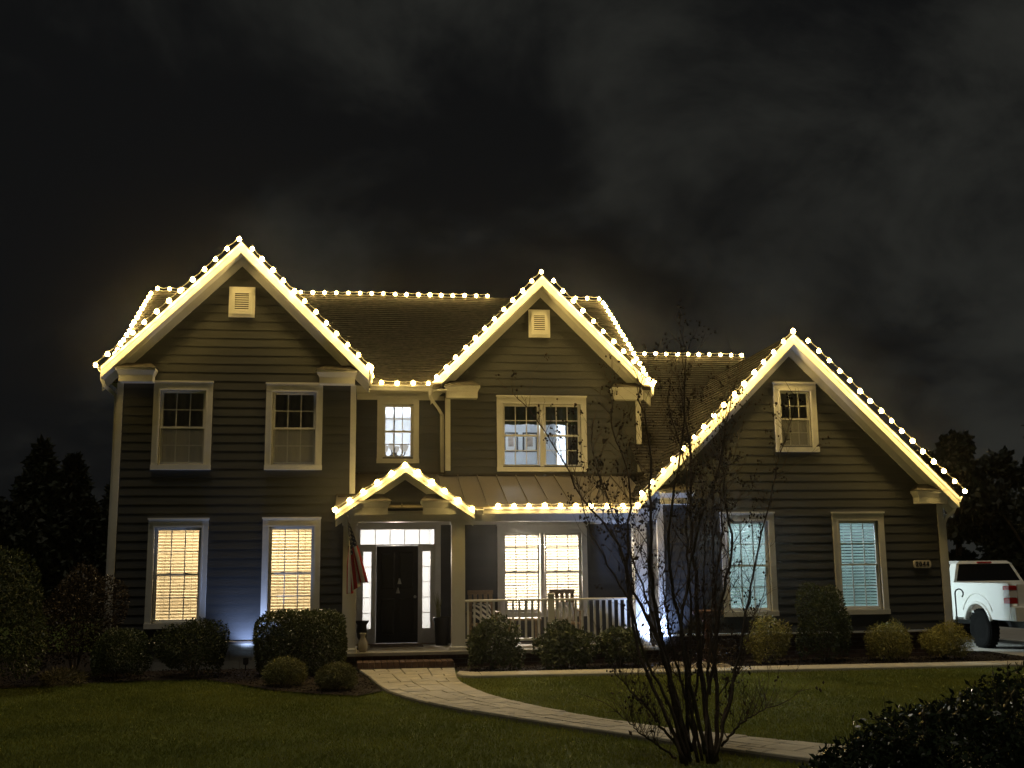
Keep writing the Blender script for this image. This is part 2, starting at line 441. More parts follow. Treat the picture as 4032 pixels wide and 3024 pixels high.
PANE_CACHE = {}
def window(x0, x1, z0, z1, Y, cols=3, rows=2, units=1, screen=False, side=0.115, head=0.17, bot=0.09, label=None, cap=True, lower_bars=True):
    """double hung window in a front wall: casing mesh, sashes, glazing bars, panes"""
    hx0, hx1, hz0, hz1 = win_hole(x0, x1, z0, z1, side, head, bot)
    c = MB(); p = 0.05
    c.box(x0, hx0, Y - p, Y + 0.02, z0 + bot, hz1); c.box(hx1, x1, Y - p, Y + 0.02, z0 + bot, hz1)
    c.box(x0, x1, Y - p - 0.003, Y + 0.02, hz1, z1 - 0.03)
    c.box(x0 - 0.012, x1 + 0.012, Y - p - 0.035, Y + 0.02, z1 - 0.03, z1)
    c.box(x0 - 0.006, x1 + 0.006, Y - p - 0.02, Y + 0.02, z0, z0 + bot)
    # inner bead
    for (a, b, d, e_) in ((hx0 - 0.03, hx0, hz0 - 0.02, hz1 + 0.03), (hx1, hx1 + 0.03, hz0 - 0.02, hz1 + 0.03)):
        c.box(a, b, Y - p - 0.014, Y - p, d, e_)
    c.box(hx0, hx1, Y - p - 0.014, Y - p - 0.003, hz1, hz1 + 0.03)
    # jamb liner
    c.box(hx0 - 0.002, hx0 + 0.018, Y + 0.021, Y + 0.12, hz0, hz1); c.box(hx1 - 0.018, hx1 + 0.002, Y + 0.021, Y + 0.12, hz0, hz1)
    c.box(hx0 + 0.018, hx1 - 0.018, Y + 0.021, Y + 0.12, hz1 - 0.012, hz1 + 0.002); c.box(hx0 + 0.018, hx1 - 0.018, Y + 0.021, Y + 0.12, hz0 - 0.002, hz0 + 0.016)
    mull = 0.075
    uw = (hx1 - hx0 - mull * (units - 1)) / units
    for k in range(1, units):
        xm = hx0 + k * uw + (k - 1) * mull; c.box(xm, xm + mull, Y - 0.03, Y + 0.12, hz0 + 0.016, hz1 - 0.012)
    w = c.build('window', M['white'], house)
    if label: w['label'] = label
    zm = (hz0 + hz1) / 2
    glassrects = []
    for k in range(units):
        a = hx0 + k * (uw + mull) + 0.018; b = a + uw - 0.036
        for (s0, s1, yy, up_) in ((zm - 0.012, hz1 - 0.012, Y + 0.024, True), (hz0 + 0.016, zm + 0.022, Y + 0.064, False)):
            r = 0.034; s = MB(); y1 = yy + 0.036
            s.box(a, a + r, yy, y1, s0, s1); s.box(b - r, b, yy, y1, s0, s1)
            s.box(a + r, b - r, yy, y1, s1 - r, s1); s.box(a + r, b - r, yy, y1, s0, s0 + (r if up_ else r + 0.012))
            if not up_:   # two sash lifts / locks on the meeting rail
                for fx in (0.3, 0.7): s.box(a + (b - a) * fx - 0.03, a + (b - a) * fx + 0.03, yy - 0.012, yy + 0.002, s1 - 0.002, s1 + 0.014)
            s.build('sash', M['white2'], w)
            ga, gb, g0, g1 = a + r, b - r, s0 + (r if up_ else r + 0.012), s1 - r
            bw = 0.017; pw = (gb - ga - bw * (cols - 1)) / cols; ph = (g1 - g0 - bw * (rows - 1)) / rows
            for i in range(1, cols):
                xx = ga + i * pw + (i - 1) * bw
                MB().box(xx, xx + bw, yy + 0.006, yy + 0.028, g0, g1).build('glazing_bar', M['white2'], w)
            for j in range(1, rows):
                zz = g0 + j * ph + (j - 1) * bw
                MB().box(ga, gb, yy + 0.009, yy + 0.025, zz, zz + bw).build('glazing_bar', M['white2'], w)
            key = (round(pw, 3), round(ph, 3))
            if key not in PANE_CACHE:
                t = MB().box(-pw / 2 - 0.002, pw / 2 + 0.002, 0, 0.004, -ph / 2 - 0.002, ph / 2 + 0.002)
                me = bpy.data.meshes.new('pane'); me.from_pydata((np.array(t.v) * S).tolist(), [], t.f); me.materials.append(M['glass']); PANE_CACHE[key] = me
            for i in range(cols):
                for j in range(rows):
                    cobj('pane', PANE_CACHE[key], w, (ga + pw / 2 + i * (pw + bw), yy + 0.015, g0 + ph / 2 + j * (ph + bw)))
            if screen and not up_:
                MB().box(a + 0.005, b - 0.005, yy - 0.03, yy - 0.027, s0 + 0.01, s1 - 0.03).build('insect_screen', M['screen'], w)
    return (hx0, hx1, hz0, hz1)

YL, YLr = 20.5, 20.2          # left wing wall / rake planes
YM, YMr = 21.85, 21.55        # middle gable
YR, YD = 22.0, 22.0           # recess wall, porch back wall
YG, YGr = 20.0, 19.7          # garage wing
XL = (-4.47, -0.18); XM = (1.62, 5.64); XG = (5.45, 11.08)
ZL, ZM_, ZG = 3.48, 3.5, 1.2

W_LU = [(-3.84, -2.79, 1.86, 3.5), (-1.82, -0.785, 1.86, 3.49)]
W_LL = [(-3.83, -2.785, -0.96, 0.99), (-1.82, -0.78, -0.96, 0.995)]
W_R = (0.246, 1.085, 2.135, 3.50)
W_M = (2.655, 4.505, 1.955, 3.51)
W_P = (2.66, 4.49, -0.93, 0.90)
W_GU = (7.82, 8.67, 2.17, 3.53)
W_GL = [(6.65, 7.69, -0.9, 1.03), (8.855, 9.885, -0.9, 1.025)]

hl = [win_hole(*w) for w in W_LU + W_LL]
wall(Tfront(YL), XL[0], XL[1], -1.2, ZL, hl, gable=(-2.33, 1.0, 5.86), e=0.1625, label='wall of the widest left gable with two storeys of paired windows')
wall(Tfront(YM), XM[0], XM[1], 1.90, ZM_, [win_hole(*W_M)], gable=(3.59, 1.0, 5.72), label='wall of the middle gable above the porch roof')
wall(Tfront(YR), XL[1], XM[0], 1.75, 3.6, [win_hole(*W_R)], label='narrow recessed wall between two gables')
DOOR_H = (-0.075, 1.41, -1.40, 0.84)
wall(Tfront(YD), -0.4, XG[0] - 0.0, -1.41, 1.75, [DOOR_H, win_hole(*W_P)], e=0.1625, label='porch wall around the black front door')
wall(Tfront(YG), XG[0], XG[1], -1.2, ZG, [win_hole(*W_GU), *[win_hole(*w) for w in W_GL]], gable=(8.265, 1.0, 4.15), e=0.1655, label='wall of the right gable with house number')
wall(Tleft(XG[0]), YG, YD, -1.41, 1.6, [], e=0.1655, label='short side wall at the right end of the porch')
wall(Tright(XL[1]), YL, YR, 1.3, 3.6, [], e=0.1625, label='short side wall of the left wing')
wall(Tleft(XL[0]), YL, 31.0, -1.2, 3.6, [], boards=False)
wall(Tright(XM[1]), YM, 31.0, 1.75, 3.6, [], boards=False)
# garage right wall with its open door facing the drive
wall(Tright(XG[1]), YG, 28.0, -1.69, ZG + 0.1, [(21.4, 25.8, -1.69, 0.55)], boards=False, label='garage side wall with open door')
MB().box(XL[0], 5.64, 30.86, 31.0, -1.7, 3.6).build('wall', M['siding'], house)
MB().box(5.6, XG[1], 27.9, 28.0, -1.7, 1.3).build('wall', M['siding'], house)

for w in W_LU: window(*w, YL, screen=True)
for w in W_LL: window(*w, YL)
window(*W_R, YR)
window(*W_M, YM, units=2)
window(*W_P, YD, rows=3, units=2)
window(*W_GU, YG, screen=True)
for w in W_GL: window(*w, YG)

# foundations
f = empty_part('foundation', house)
def blockwall(x0, x1, z0, z1, y, m, bw, bh, parent, name, depth=0.12, joint=0.008, jitter=0.004):
    MB().box(x0, x1, y + 0.012, y + depth, z0, z1).build('mortar_bed', M['mortar'], parent)
    n = int(round((z1 - z0) / bh)); bh = (z1 - z0) / n
    for r in range(n):
        x = x0 - (bw / 2 if r % 2 else 0)
        while x < x1 - 0.02:
            a, b = max(x, x0), min(x + bw - joint, x1)
            if b - a > 0.03:
                d = random.uniform(0, jitter)
                MB().bbox(a, b, y - d, y + 0.05, z0 + r * bh + joint / 2, z0 + (r + 1) * bh - joint / 2, 0.004).build(name, m, parent)
            x += bw
blockwall(XL[0] + 0.03, -0.4, GZ, -1.21, YL + 0.02, M['found'], 0.38, 0.165, f, 'block')
MB().box(XL[0], XL[1], YL - 0.045, YL + 0.01, -1.245, -1.205).build('skirt_board', M['dark'], house)
MB().box(XG[0], XG[1] + 0.01, YG - 0.045, YG + 0.012, -1.235, -1.205).build('water_table', M['white'], house)
f2 = empty_part('foundation', house); f2['label'] = 'brick foundation of the right wing'
blockwall(XG[0] + 0.02, XG[1] - 0.02, GZ, -1.24, YG + 0.03, M['brick'], 0.30, 0.0767, f2, 'brick')

# corner boards
def corner(x0, x1, Y, z0, z1, pr=0.04):
    MB().box(x0, x1, Y - pr, Y + 0.03, z0, z1).build('corner_board', M['white'], house)
corner(XL[0] - 0.02, XL[0] + 0.085, YL, -1.2, 3.46)
corner(XL[1] - 0.09, XL[1] + 0.015, YL, 1.42, 3.46)
corner(XM[0] - 0.015, XM[0] + 0.09, YM, 1.97, 3.45)
corner(XM[1] - 0.09, XM[1] + 0.02, YM, 1.95, 3.5)
corner(XG[0] - 0.03, XG[0] + 0.09, YG, -1.2, 1.2)
corner(XG[1] - 0.08, XG[1] + 0.03, YG, -1.2, 1.2)

# ---- roofs
def shingled(T, u0, u1, s0, s1, e=0.135, lift=0.02, step=None):
    """stepped shingle courses on a slope: T(u, s, h) with s up-slope distance, h outward"""
    mb = MB(); s = s0
    while s < s1 - 0.01:
        t = min(s + e, s1)
        mb.hexa([T(u0, s, 0.0), T(u1, s, 0.0), T(u1, t, 0.0), T(u0, t, 0.0), T(u0, s, lift), T(u1, s, lift), T(u1, t, 0.006), T(u0, t, 0.006)])
        s = t
    return mb
def slope_T(p0, up_dir, along):   # p0 at eave/u=0 ; up_dir unit ; along unit
    p0 = Vector(p0); ud = Vector(up_dir).normalized(); al = Vector(along).normalized(); n = al.cross(ud)
    if n.z < 0: n = -n
    return lambda u, s, h: tuple(p0 + al * u + ud * s + n * h)

def gable_roof(xc, za, hw, y0, y1, sl=1.0, thick=0.07, fasc=0.21, wall_y=None, shing=True, soffit=True, label=None, frieze=0.13, boxed=True):
    r = empty_part('roof', house)
    if label: r['label'] = label
    ze = za - hw * sl
    for sg in (-1, 1):
        xe = xc + sg * hw
        # deck
        MB().prism([(xc, za), (xe, ze), (xe, ze - thick), (xc, za - thick)] if sg > 0 else [(xc, za), (xc, za - thick), (xe, ze - thick), (xe, ze)], 'y', y0 + 0.012, y1).build('roof_deck', M['dark'], r)
        L = math.hypot(hw, hw * sl); T = slope_T((xe, y0 - 0.025, ze), (-sg * hw, 0, hw * sl), (0, 1, 0))
        shingled(T, 0, y1 - y0 + 0.025, -0.03, L).build('shingle_courses', M['shingle'], r, kind='stuff')
        # rake board, its moulding, soffit and frieze board on the wall
        o = 0.004
        MB().prism([(xc, za - o), (xe, ze - o), (xe, ze - fasc), (xc, za - fasc)], 'y', y0 - 0.012, y0 + 0.012).build('rake_board', M['white'], r)
        MB().prism([(xc, za - o - 0.002), (xe, ze - o - 0.002), (xe, ze - 0.075), (xc, za - 0.075)], 'y', y0 - 0.022, y0 - 0.012).build('rake_moulding', M['white'], r)
        if soffit:
            MB().prism([(xc, za - fasc + 0.03), (xe, ze - fasc + 0.03), (xe, ze - fasc), (xc, za - fasc)], 'y', y0 + 0.012, wall_y).build('soffit', M['white'], r)
        if frieze:
            k = frieze * math.sqrt(1 + sl * sl)
            MB().prism([(xc, za - fasc), (xe, ze - fasc), (xe - sg * 0.0, ze - fasc - k), (xc, za - fasc - k)], 'y', wall_y - 0.04, wall_y - 0.002).build('frieze_board', M['white'], r)
    return r

gable_roof(-2.33, 6.11, 2.40, YLr, 25.4, wall_y=YL, label='left gable roof')
gable_roof(3.59, 5.98, 2.28, YMr, 25.2, wall_y=YM, label='middle gable roof')
gable_roof(8.17, 4.44, 3.14, YGr, 27.5, wall_y=YG, label='right gable roof')

def main_roof(x0, x1, yr, zr, ye, sl, label, rake_left=True, back=30.6, segs=None):
    r = empty_part('roof', house); r['label'] = label
    zE = zr - sl * (yr - ye); th = 0.07; zb = zr - sl * (back - yr)
    for (yy, zz, sg) in ((ye, zE, 1), (back, zb, -1)):
        L = math.hypot(yr - yy, zr - zz); sh = MB(); T = slope_T((0, yy, zz), (0, yr - yy, zr - zz), (1, 0, 0))
        for (sa, sb, sy) in (segs if segs and sg > 0 else [(x0, x1, yy)]):
            k = max(0.0, (sy - yy) / (yr - yy)) if sg > 0 else 0.0
            ys_, zs_ = yy + (yr - yy) * k, zz + (zr - zz) * k
            MB().prism([(yr, zr), (yr, zr - th), (ys_, zs_ - th), (ys_, zs_)], 'x', sa + (0.012 if sa == x0 else 0), sb - (0.012 if sb == x1 else 0)).build('roof_deck', M['dark'], r)
            q = shingled(T, sa - (0.02 if sa == x0 else 0), sb + (0.02 if sb == x1 else 0), -0.03 + 0.135 * math.ceil(L * k / 0.135), L); sh.add(q.v, q.f)
        sh.build('shingle_courses', M['shingle'], r, kind='stuff')
        for xx in ((x0, x1) if rake_left else (x1,)):
            MB().prism([(yr, zr - 0.004), (yy, zz - 0.004), (yy, zz - 0.2), (yr, zr - 0.2)], 'x', xx - 0.012, xx + 0.012).build('rake_board', M['white'], r)
    MB().tube([(x0 - 0.02, yr, zr + 0.005), (x1 + 0.02, yr, zr + 0.005)], 0.045, 6).build('ridge_cap', M['shingle'], r)
    for xx in (x0 + 0.35, x1 - 0.35):   # gable end walls under it
        MB().prism([(yr, zr - 0.1), (ye + 0.5, zE + 0.2), (back - 0.5, zb + 0.2)], 'x', xx - 0.05, xx + 0.05).build('gable_end', M['siding'], r)
    return zE
main_roof(-4.98, 5.80, 26.0, 6.57, 21.47, 0.642, 'main roof slope between the gables', segs=[(-4.98, 1.5, 21.47), (1.5, 5.62, 22.02), (5.62, 5.80, 21.47)])
main_roof(5.40, 9.45, 26.0, 5.19, 20.35, 0.642, 'lower roof slope joining the right wing', rake_left=False, segs=[(5.40, 9.45, 20.35)])

def cornice_return(xa, xb, zb, y0, y1, cx):
    """boxed return at the foot of a rake: frieze box, crown and small hipped cap"""
    m = MB(); m.box(xa + 0.035, xb - 0.035, y0 + 0.06, y1 + 0.02, zb, zb + 0.16)
    # flared crown
    p = 0.035
    vs = [(xa + p, y0 + 0.06, zb + 0.13), (xb - p, y0 + 0.06, zb + 0.13), (xb - p, y1, zb + 0.13), (xa + p, y1, zb + 0.13)]
    m.hexa([(xa + p - 0.003, y0 + 0.057, zb + 0.12), (xb - p + 0.003, y0 + 0.057, zb + 0.12), (xb - p + 0.003, y1 + 0.01, zb + 0.12), (xa + p - 0.003, y1 + 0.01, zb + 0.12),
            (xa, y0 + 0.02, zb + 0.20), (xb, y0 + 0.02, zb + 0.20), (xb, y1 + 0.01, zb + 0.20), (xa, y1 + 0.01, zb + 0.20)])
    m.box(xa - 0.012, xb + 0.012, y0 + 0.005, y1 + 0.01, zb + 0.20, zb + 0.245)
    r = m.build('cornice_return', M['white'], house)
    q = MB(); zt = zb + 0.247; zh = zb + 0.40
    k = 0.45 * min(1.0, (xb - xa))
    ia = xa - 0.03; ib = xb + 0.03
    a_ = ia + (k * 0.55 if cx > (xa + xb) / 2 or True else 0); b_ = ib - k * 0.55
    q.add([(ia, y0 - 0.02, zt), (ib, y0 - 0.02, zt), (ib, y1, zt), (ia, y1, zt), (a_, y1, zh), (b_, y1, zh)], [(0, 1, 5, 4), (1, 2, 5), (3, 0, 4), (0, 3, 2, 1), (2, 3, 4, 5)])
    q.build('return_cap', M['shingle'], r)
cornice_return(-4.47, -3.80, 3.45, YLr, YL, -2.33)
cornice_return(-0.88, -0.16, 3.45, YLr, YL, -2.33)
cornice_return(1.58, 2.28, 3.42, YMr, YM, 3.59)
cornice_return(5.02, 5.70, 3.42, YMr, YM, 3.59)
cornice_return(5.42, 6.08, 1.17, YGr, YG, 8.2)
cornice_return(10.50, 11.15, 1.17, YGr, YG, 8.2)

# recess frieze + soffit, gutters, downspouts
MB().box(XL[1] + 0.01, XM[0] - 0.02, YR - 0.035, YR - 0.001, 3.42, 3.6).build('frieze_board', M['white'], house)
MB().box(XL[1] + 0.01, XM[0], 21.5, YR - 0.036, 3.555, 3.58).build('soffit', M['white'], house)
def gutter(p0, p1, out, label=None):
    """K-style gutter along p0->p1, outwards direction out (unit, horizontal); p = top back edge"""
    p0, p1, o = Vector(p0), Vector(p1), Vector(out)
    prof = [(0, 0), (0, -0.11), (0.06, -0.11), (0.075, -0.06), (0.10, -0.03), (0.10, 0), (0.088, 0), (0.088, -0.025), (0.065, -0.055), (0.055, -0.098), (0.012, -0.098), (0.012, 0)]
    vs = []
    for p in (p0, p1): vs += [tuple(p + o * a + Vector((0, 0, b))) for a, b in prof]
    n = len(prof); fs = [(i, (i + 1) % n, n + (i + 1) % n, n + i) for i in range(n)]
    fs += [(0, 1, 10, 11), (1, 2, 9, 10), (2, 3, 8, 9), (3, 4, 7, 8), (4, 5, 6, 7)]
    fs += [tuple(i + n for i in reversed(q)) for q in fs[-5:]]
    return MB().add(vs, fs).build('gutter', M['white'], house)
gutter((0.10, 21.46, 3.63), (1.32, 21.46, 3.63), (0, -1, 0))
gutter((0.045, 20.22, 3.72), (0.045, 21.42, 3.72), (1, 0, 0))
gutter((-4.71, 20.22, 3.72), (-4.71, 24.0, 3.72), (-1, 0, 0))
gutter((11.30, 19.72, 1.30), (11.30, 27.3, 1.30), (1, 0, 0))
gutter((2.15, 19.84, 1.12), (5.02, 19.84, 1.12), (0, -1, 0))
# boxed eave under gutters of the wings (so the side eaves close)
MB().box(-4.70, -4.45, 20.51, 24.0, 3.50, 3.56).build('soffit', M['white'], house)
MB().box(-0.20, 0.05, 20.51, 21.46, 3.50, 3.56).build('soffit', M['white'], house)
MB().box(11.06, 11.29, 20.01, 27.3, 1.10, 1.16).build('soffit', M['white'], house)
def spout(pts, name='downspout'):
    return MB().tube(pts, 0, rect=(0.038, 0.028)).build(name, M['white'], house)
spout([(-4.76, 20.42, 3.60), (-4.76, 20.42, 3.52), (-4.72, 20.46, 3.40), (-4.60, 20.56, 3.30), (-4.53, 20.58, 3.22), (-4.52, 20.58, 3.0), (-4.52, 20.58, 1.0), (-4.52, 20.58, -1.5)])
spout([(1.27, 21.41, 3.53), (1.27, 21.41, 3.44), (1.31, 21.47, 3.36), (1.47, 21.80, 3.22), (1.545, 21.94, 3.12), (1.55, 21.95, 3.0), (1.55, 21.95, 2.5), (1.55, 21.95, 1.95)])
spout([(11.35, 19.95, 1.20), (11.35, 19.95, 1.10), (11.32, 19.97, 1.02), (11.2, 20.02, 0.92), (11.15, 20.03, 0.80), (11.15, 20.03, 0.5), (11.15, 20.03, -1.2), (11.15, 20.03, -1.55), (11.22, 19.9, -1.65)])

# gable vents
def vent(x0, x1, z0, z1, Y):
    v = MB(); b = 0.075
    v.box(x0, x0 + b, Y - 0.05, Y, z0, z1); v.box(x1 - b, x1, Y - 0.05, Y, z0, z1); v.box(x0 + b, x1 - b, Y - 0.05, Y, z1 - b - 0.015, z1); v.box(x0 + b, x1 - b, Y - 0.05, Y, z0, z0 + b + 0.015)
    i = 0.055
    for (a, c, d, e) in ((x0 + i, x0 + b + 0.035, z0 + i, z1 - i), (x1 - b - 0.035, x1 - i, z0 + i, z1 - i)): v.box(a, c, Y - 0.07, Y - 0.05, d, e)
    v.box(x0 + b + 0.035, x1 - b - 0.035, Y - 0.07, Y - 0.05, z1 - b - 0.05, z1 - i); v.box(x0 + b + 0.035, x1 - b - 0.035, Y - 0.07, Y - 0.05, z0 + i, z0 + b + 0.05)
    p = v.build('gable_vent', M['white2'], house)
    MB().box(x0 + b + 0.01, x1 - b - 0.01, Y - 0.034, Y - 0.032, z0 + b, z1 - b).build('vent_backing', M['black'], p)
    n = 8; zz0, zz1 = z0 + b + 0.05, z1 - b - 0.05
    for k in range(n):
        z = zz0 + (zz1 - zz0) * (k + 0.5) / n; h = (zz1 - zz0) / n
        MB().hexa([(x0 + b + 0.035, Y - 0.062, z - h * 0.42), (x1 - b - 0.035, Y - 0.062, z - h * 0.42), (x1 - b - 0.035, Y - 0.056, z - h * 0.42), (x0 + b + 0.035, Y - 0.056, z - h * 0.42),
                   (x0 + b + 0.035, Y - 0.044, z + h * 0.22), (x1 - b - 0.035, Y - 0.044, z + h * 0.22), (x1 - b - 0.035, Y - 0.038, z + h * 0.22), (x0 + b + 0.035, Y - 0.038, z + h * 0.22)]).build('louvre_slat', M['white2'], p)
vent(-2.55, -2.075, 4.72, 5.30, YL - 0.03)
vent(3.33, 3.775, 4.725, 5.31, YM - 0.03)

# ---- porch
# standing seam roof, one object per pan
pr = empty_part('metal_roof', house); pr['label'] = 'bronze standing seam porch roof'
ex0, ex1, npan = -0.50, 5.36, 15
pw_ = (ex1 - ex0) / npan
for k in range(npan):
    a, b = ex0 + k * pw_, ex0 + (k + 1) * pw_
    y1 = YL if b < XL[1] - 0.02 else (YR if b < XM[0] else YM)
    z = lambda y: 1.135 + 0.37 * (y - 19.85)
    m = MB(); m.hexa([(a, 19.85, z(19.85) - 0.02), (b - 0.002, 19.85, z(19.85) - 0.02), (b - 0.002, y1, z(y1) - 0.02), (a, y1, z(y1) - 0.02), (a, 19.85, z(19.85)), (b - 0.002, 19.85, z(19.85)), (b - 0.002, y1, z(y1)), (a, y1, z(y1))])
    m.hexa([(a, 19.85, z(19.85)), (a + 0.018, 19.85, z(19.85)), (a + 0.018, y1, z(y1)), (a, y1, z(y1)), (a, 19.85, z(19.85) + 0.035), (a + 0.018, 19.85, z(19.85) + 0.035), (a + 0.018, y1, z(y1) + 0.035), (a, y1, z(y1) + 0.035)])
    m.build('roof_panel', M['metal'], pr)
MB().box(XM[0] - 0.06, XM[1], YM - 0.06, YM + 0.005, 1.865, 1.915).build('flashing', M['dark'], pr)
MB().box(XL[1] + 0.02, XM[0] - 0.061, YR - 0.06, YR - 0.032, 1.915, 1.965).build('flashing', M['dark'], pr)
MB().box(-0.52, XL[1] + 0.02, YL - 0.065, YL - 0.034, 1.36, 1.42).build('flashing', M['dark'], pr)
# beam, ceiling, fascia
MB().box(-0.42, XG[0] - 0.02, 19.98, 20.20, 0.88, 1.05).build('beam', M['white'], house)
MB().box(-0.44, XG[0] - 0.04, 19.955, 19.98, 1.03, 1.075).build('beam_moulding', M['white'], house)
MB().box(1.9, 5.3, 19.83, 19.98, 1.076, 1.10).build('soffit', M['white'], house)
MB().box(-0.36, XG[0] - 0.03, 20.21, YD - 0.035, 0.97, 1.0).build('porch_ceiling', M['white'], house)
MB().box(-0.36, XG[0] - 0.03, YD - 0.07, YD - 0.034, 0.90, 0.969).build('crown_moulding', M['white'], house)
# little entry gable
gable_roof(0.74, 1.91, 1.24, 19.75, 21.9, sl=0.68, thick=0.05, fasc=0.15, wall_y=20.0, label='small entry gable roof', frieze=0.10)
wp = MB().prism([(-0.2, 1.06), (1.66, 1.06), (0.73, 1.66)], 'y', 20.0, 20.12).build('pediment', M['siding'], house)
z = 1.07
while z < 1.6:
    h0 = (1.66 - z) / 0.645; h1 = max((1.66 - min(z + 0.176, 1.655)) / 0.645, 0.005)
    MB().hexa([(0.73 - h0, 19.969, z), (0.73 + h0, 19.969, z), (0.73 + h0, 19.998, z), (0.73 - h0, 19.998, z), (0.73 - h1, 19.991, min(z + 0.176, 1.655)), (0.73 + h1, 19.991, min(z + 0.176, 1.655)), (0.73 + h1, 19.998, min(z + 0.176, 1.655)), (0.73 - h1, 19.998, min(z + 0.176, 1.655))]).build('siding_board', M['siding'], wp)
    z += 0.164
cornice_return(-0.20, 0.46, 1.0, 19.74, 20.0, 0.7)
cornice_return(1.03, 1.70, 1.0, 19.74, 20.0, 0.7)
# columns
def column(x0, x1, y0, y1, zt=0.88):
    c = MB().box(x0, x1, y0, y1, -1.36, zt - 0.05).build('porch_column', M['white'], house)
    MB().bbox(x0 - 0.025, x1 + 0.025, y0 - 0.025, y1 + 0.025, -1.41, -1.34, 0.012).build('column_base', M['white'], c)
    MB().box(x0 - 0.02, x1 + 0.02, y0 - 0.02, y1 + 0.02, zt - 0.05, zt - 0.002).build('column_cap', M['white'], c)
column(-0.36, -0.12, 20.0, 20.22); column(1.59, 1.83, 20.0, 20.22); column(4.98, 5.22, 20.0, 20.22)
# floor, risers, step
MB().bbox(-0.45, XG[0] - 0.02, 19.93, YD, -1.47, -1.41, 0.01).build('porch_floor', M['concrete'], house)
st = empty_part('steps', house)
blockwall(-0.42, XG[0] - 0.03, GZ, -1.475, 19.97, M['brick'], 0.30, 0.075, st, 'brick')
MB().box(-0.08, 1.60, 19.5, 19.965, GZ, -1.60).build('step_core', M['mortar'], st)
x = -0.09
while x < 1.58:
    MB().bbox(x, x + 0.098, 19.48, 19.965, -1.645, -1.545, 0.008).build('brick', M['brick'], st); x += 0.105
# door unit
du = MB(); Y = YD
du.box(-0.145, -0.075, Y - 0.05, Y + 0.1, -1.40, 0.84); du.box(1.41, 1.525, Y - 0.05, Y + 0.1, -1.40, 0.84); du.box(-0.145, 1.525, Y - 0.055, Y + 0.1, 0.84, 0.955)
du.box(-0.075, 1.41, Y - 0.02, Y + 0.1, 0.50, 0.525)                   # transom bar
du.box(0.175, 0.255, Y - 0.02, Y + 0.1, -1.40, 0.50); du.box(1.08, 1.155, Y - 0.02, Y + 0.1, -1.40, 0.50)   # mullions
for (a, b) in ((-0.075, 0.175), (1.155, 1.41)):                        # sidelight stiles and bottom panels
    g0, g1 = (0.0, 0.158) if a < 0 else (1.165, 1.318)
    if a > 0: pass
    du.box(a, g0, Y - 0.005, Y + 0.06, -1.39, 0.50); du.box(g1, b, Y - 0.005, Y + 0.06, -1.39, 0.50)
    du.box(g0, g1, Y - 0.005, Y + 0.06, -1.39, -1.106); du.box(g0, g1, Y - 0.005, Y + 0.06, 0.385, 0.50)
    du.box(a + 0.035, b - 0.035, Y - 0.018, Y - 0.005, -1.34, -1.15)
du.box(-0.075, -0.06, Y - 0.005, Y + 0.06, 0.525, 0.84); du.box(1.395, 1.41, Y - 0.005, Y + 0.06, 0.525, 0.84); du.box(-0.06, 1.395, Y - 0.005, Y + 0.06, 0.815, 0.84)
df = du.build('door_frame', M['white'], house)
def lites(x0, x1, z0, z1, nx, nz):
    bw = 0.014
    for i in range(nx):
        for j in range(nz):
            a = x0 + (x1 - x0) * i / nx; b = x0 + (x1 - x0) * (i + 1) / nx; c = z0 + (z1 - z0) * j / nz; d = z0 + (z1 - z0) * (j + 1) / nz
            MB().box(a, b, Y + 0.028, Y + 0.032, c, d).build('pane', M['glass'], df)
    for i in range(1, nx): MB().box(x0 + (x1 - x0) * i / nx - bw / 2, x0 + (x1 - x0) * i / nx + bw / 2, Y + 0.018, Y + 0.042, z0, z1).build('glazing_bar', M['white2'], df)
    for j in range(1, nz): MB().box(x0, x1, Y + 0.018, Y + 0.042, z0 + (z1 - z0) * j / nz - bw / 2, z0 + (z1 - z0) * j / nz + bw / 2).build('glazing_bar', M['white2'], df)
lites(-0.06, 1.395, 0.525, 0.815, 5, 1)
lites(0.0, 0.158, -1.106, 0.385, 1, 5); lites(1.165, 1.318, -1.106, 0.385, 1, 5)
d = MB(); d.box(0.257, 1.078, Y + 0.03, Y + 0.075, -1.385, 0.495)
for (a, b, c, e) in ((0.34, 0.62, -0.35, 0.38), (0.71, 1.0, -0.35, 0.38), (0.34, 0.62, -1.22, -0.52), (0.71, 1.0, -1.22, -0.52)):
    d.hexa([(a, Y + 0.031, c), (b, Y + 0.031, c), (b, Y + 0.031, e), (a, Y + 0.031, e), (a + 0.03, Y + 0.012, c + 0.03), (b - 0.03, Y + 0.012, c + 0.03), (b - 0.03, Y + 0.012, e - 0.03), (a + 0.03, Y + 0.012, e - 0.03)])
dd = d.build('door', M['door'], house)
MB().lathe([(0.0, 0), (0.028, 0.0), (0.03, -0.02), (0.012, -0.035), (0.012, -0.05), (0.028, -0.06), (0.026, -0.085), (0.0, -0.09)], (1.02, Y + 0.03, -0.5), 12, 'y').build('door_knob', M['tin'], dd)
MB().box(-0.1, 1.46, Y - 0.10, Y + 0.03, -1.408, -1.388).build('threshold', M['wood'], df)
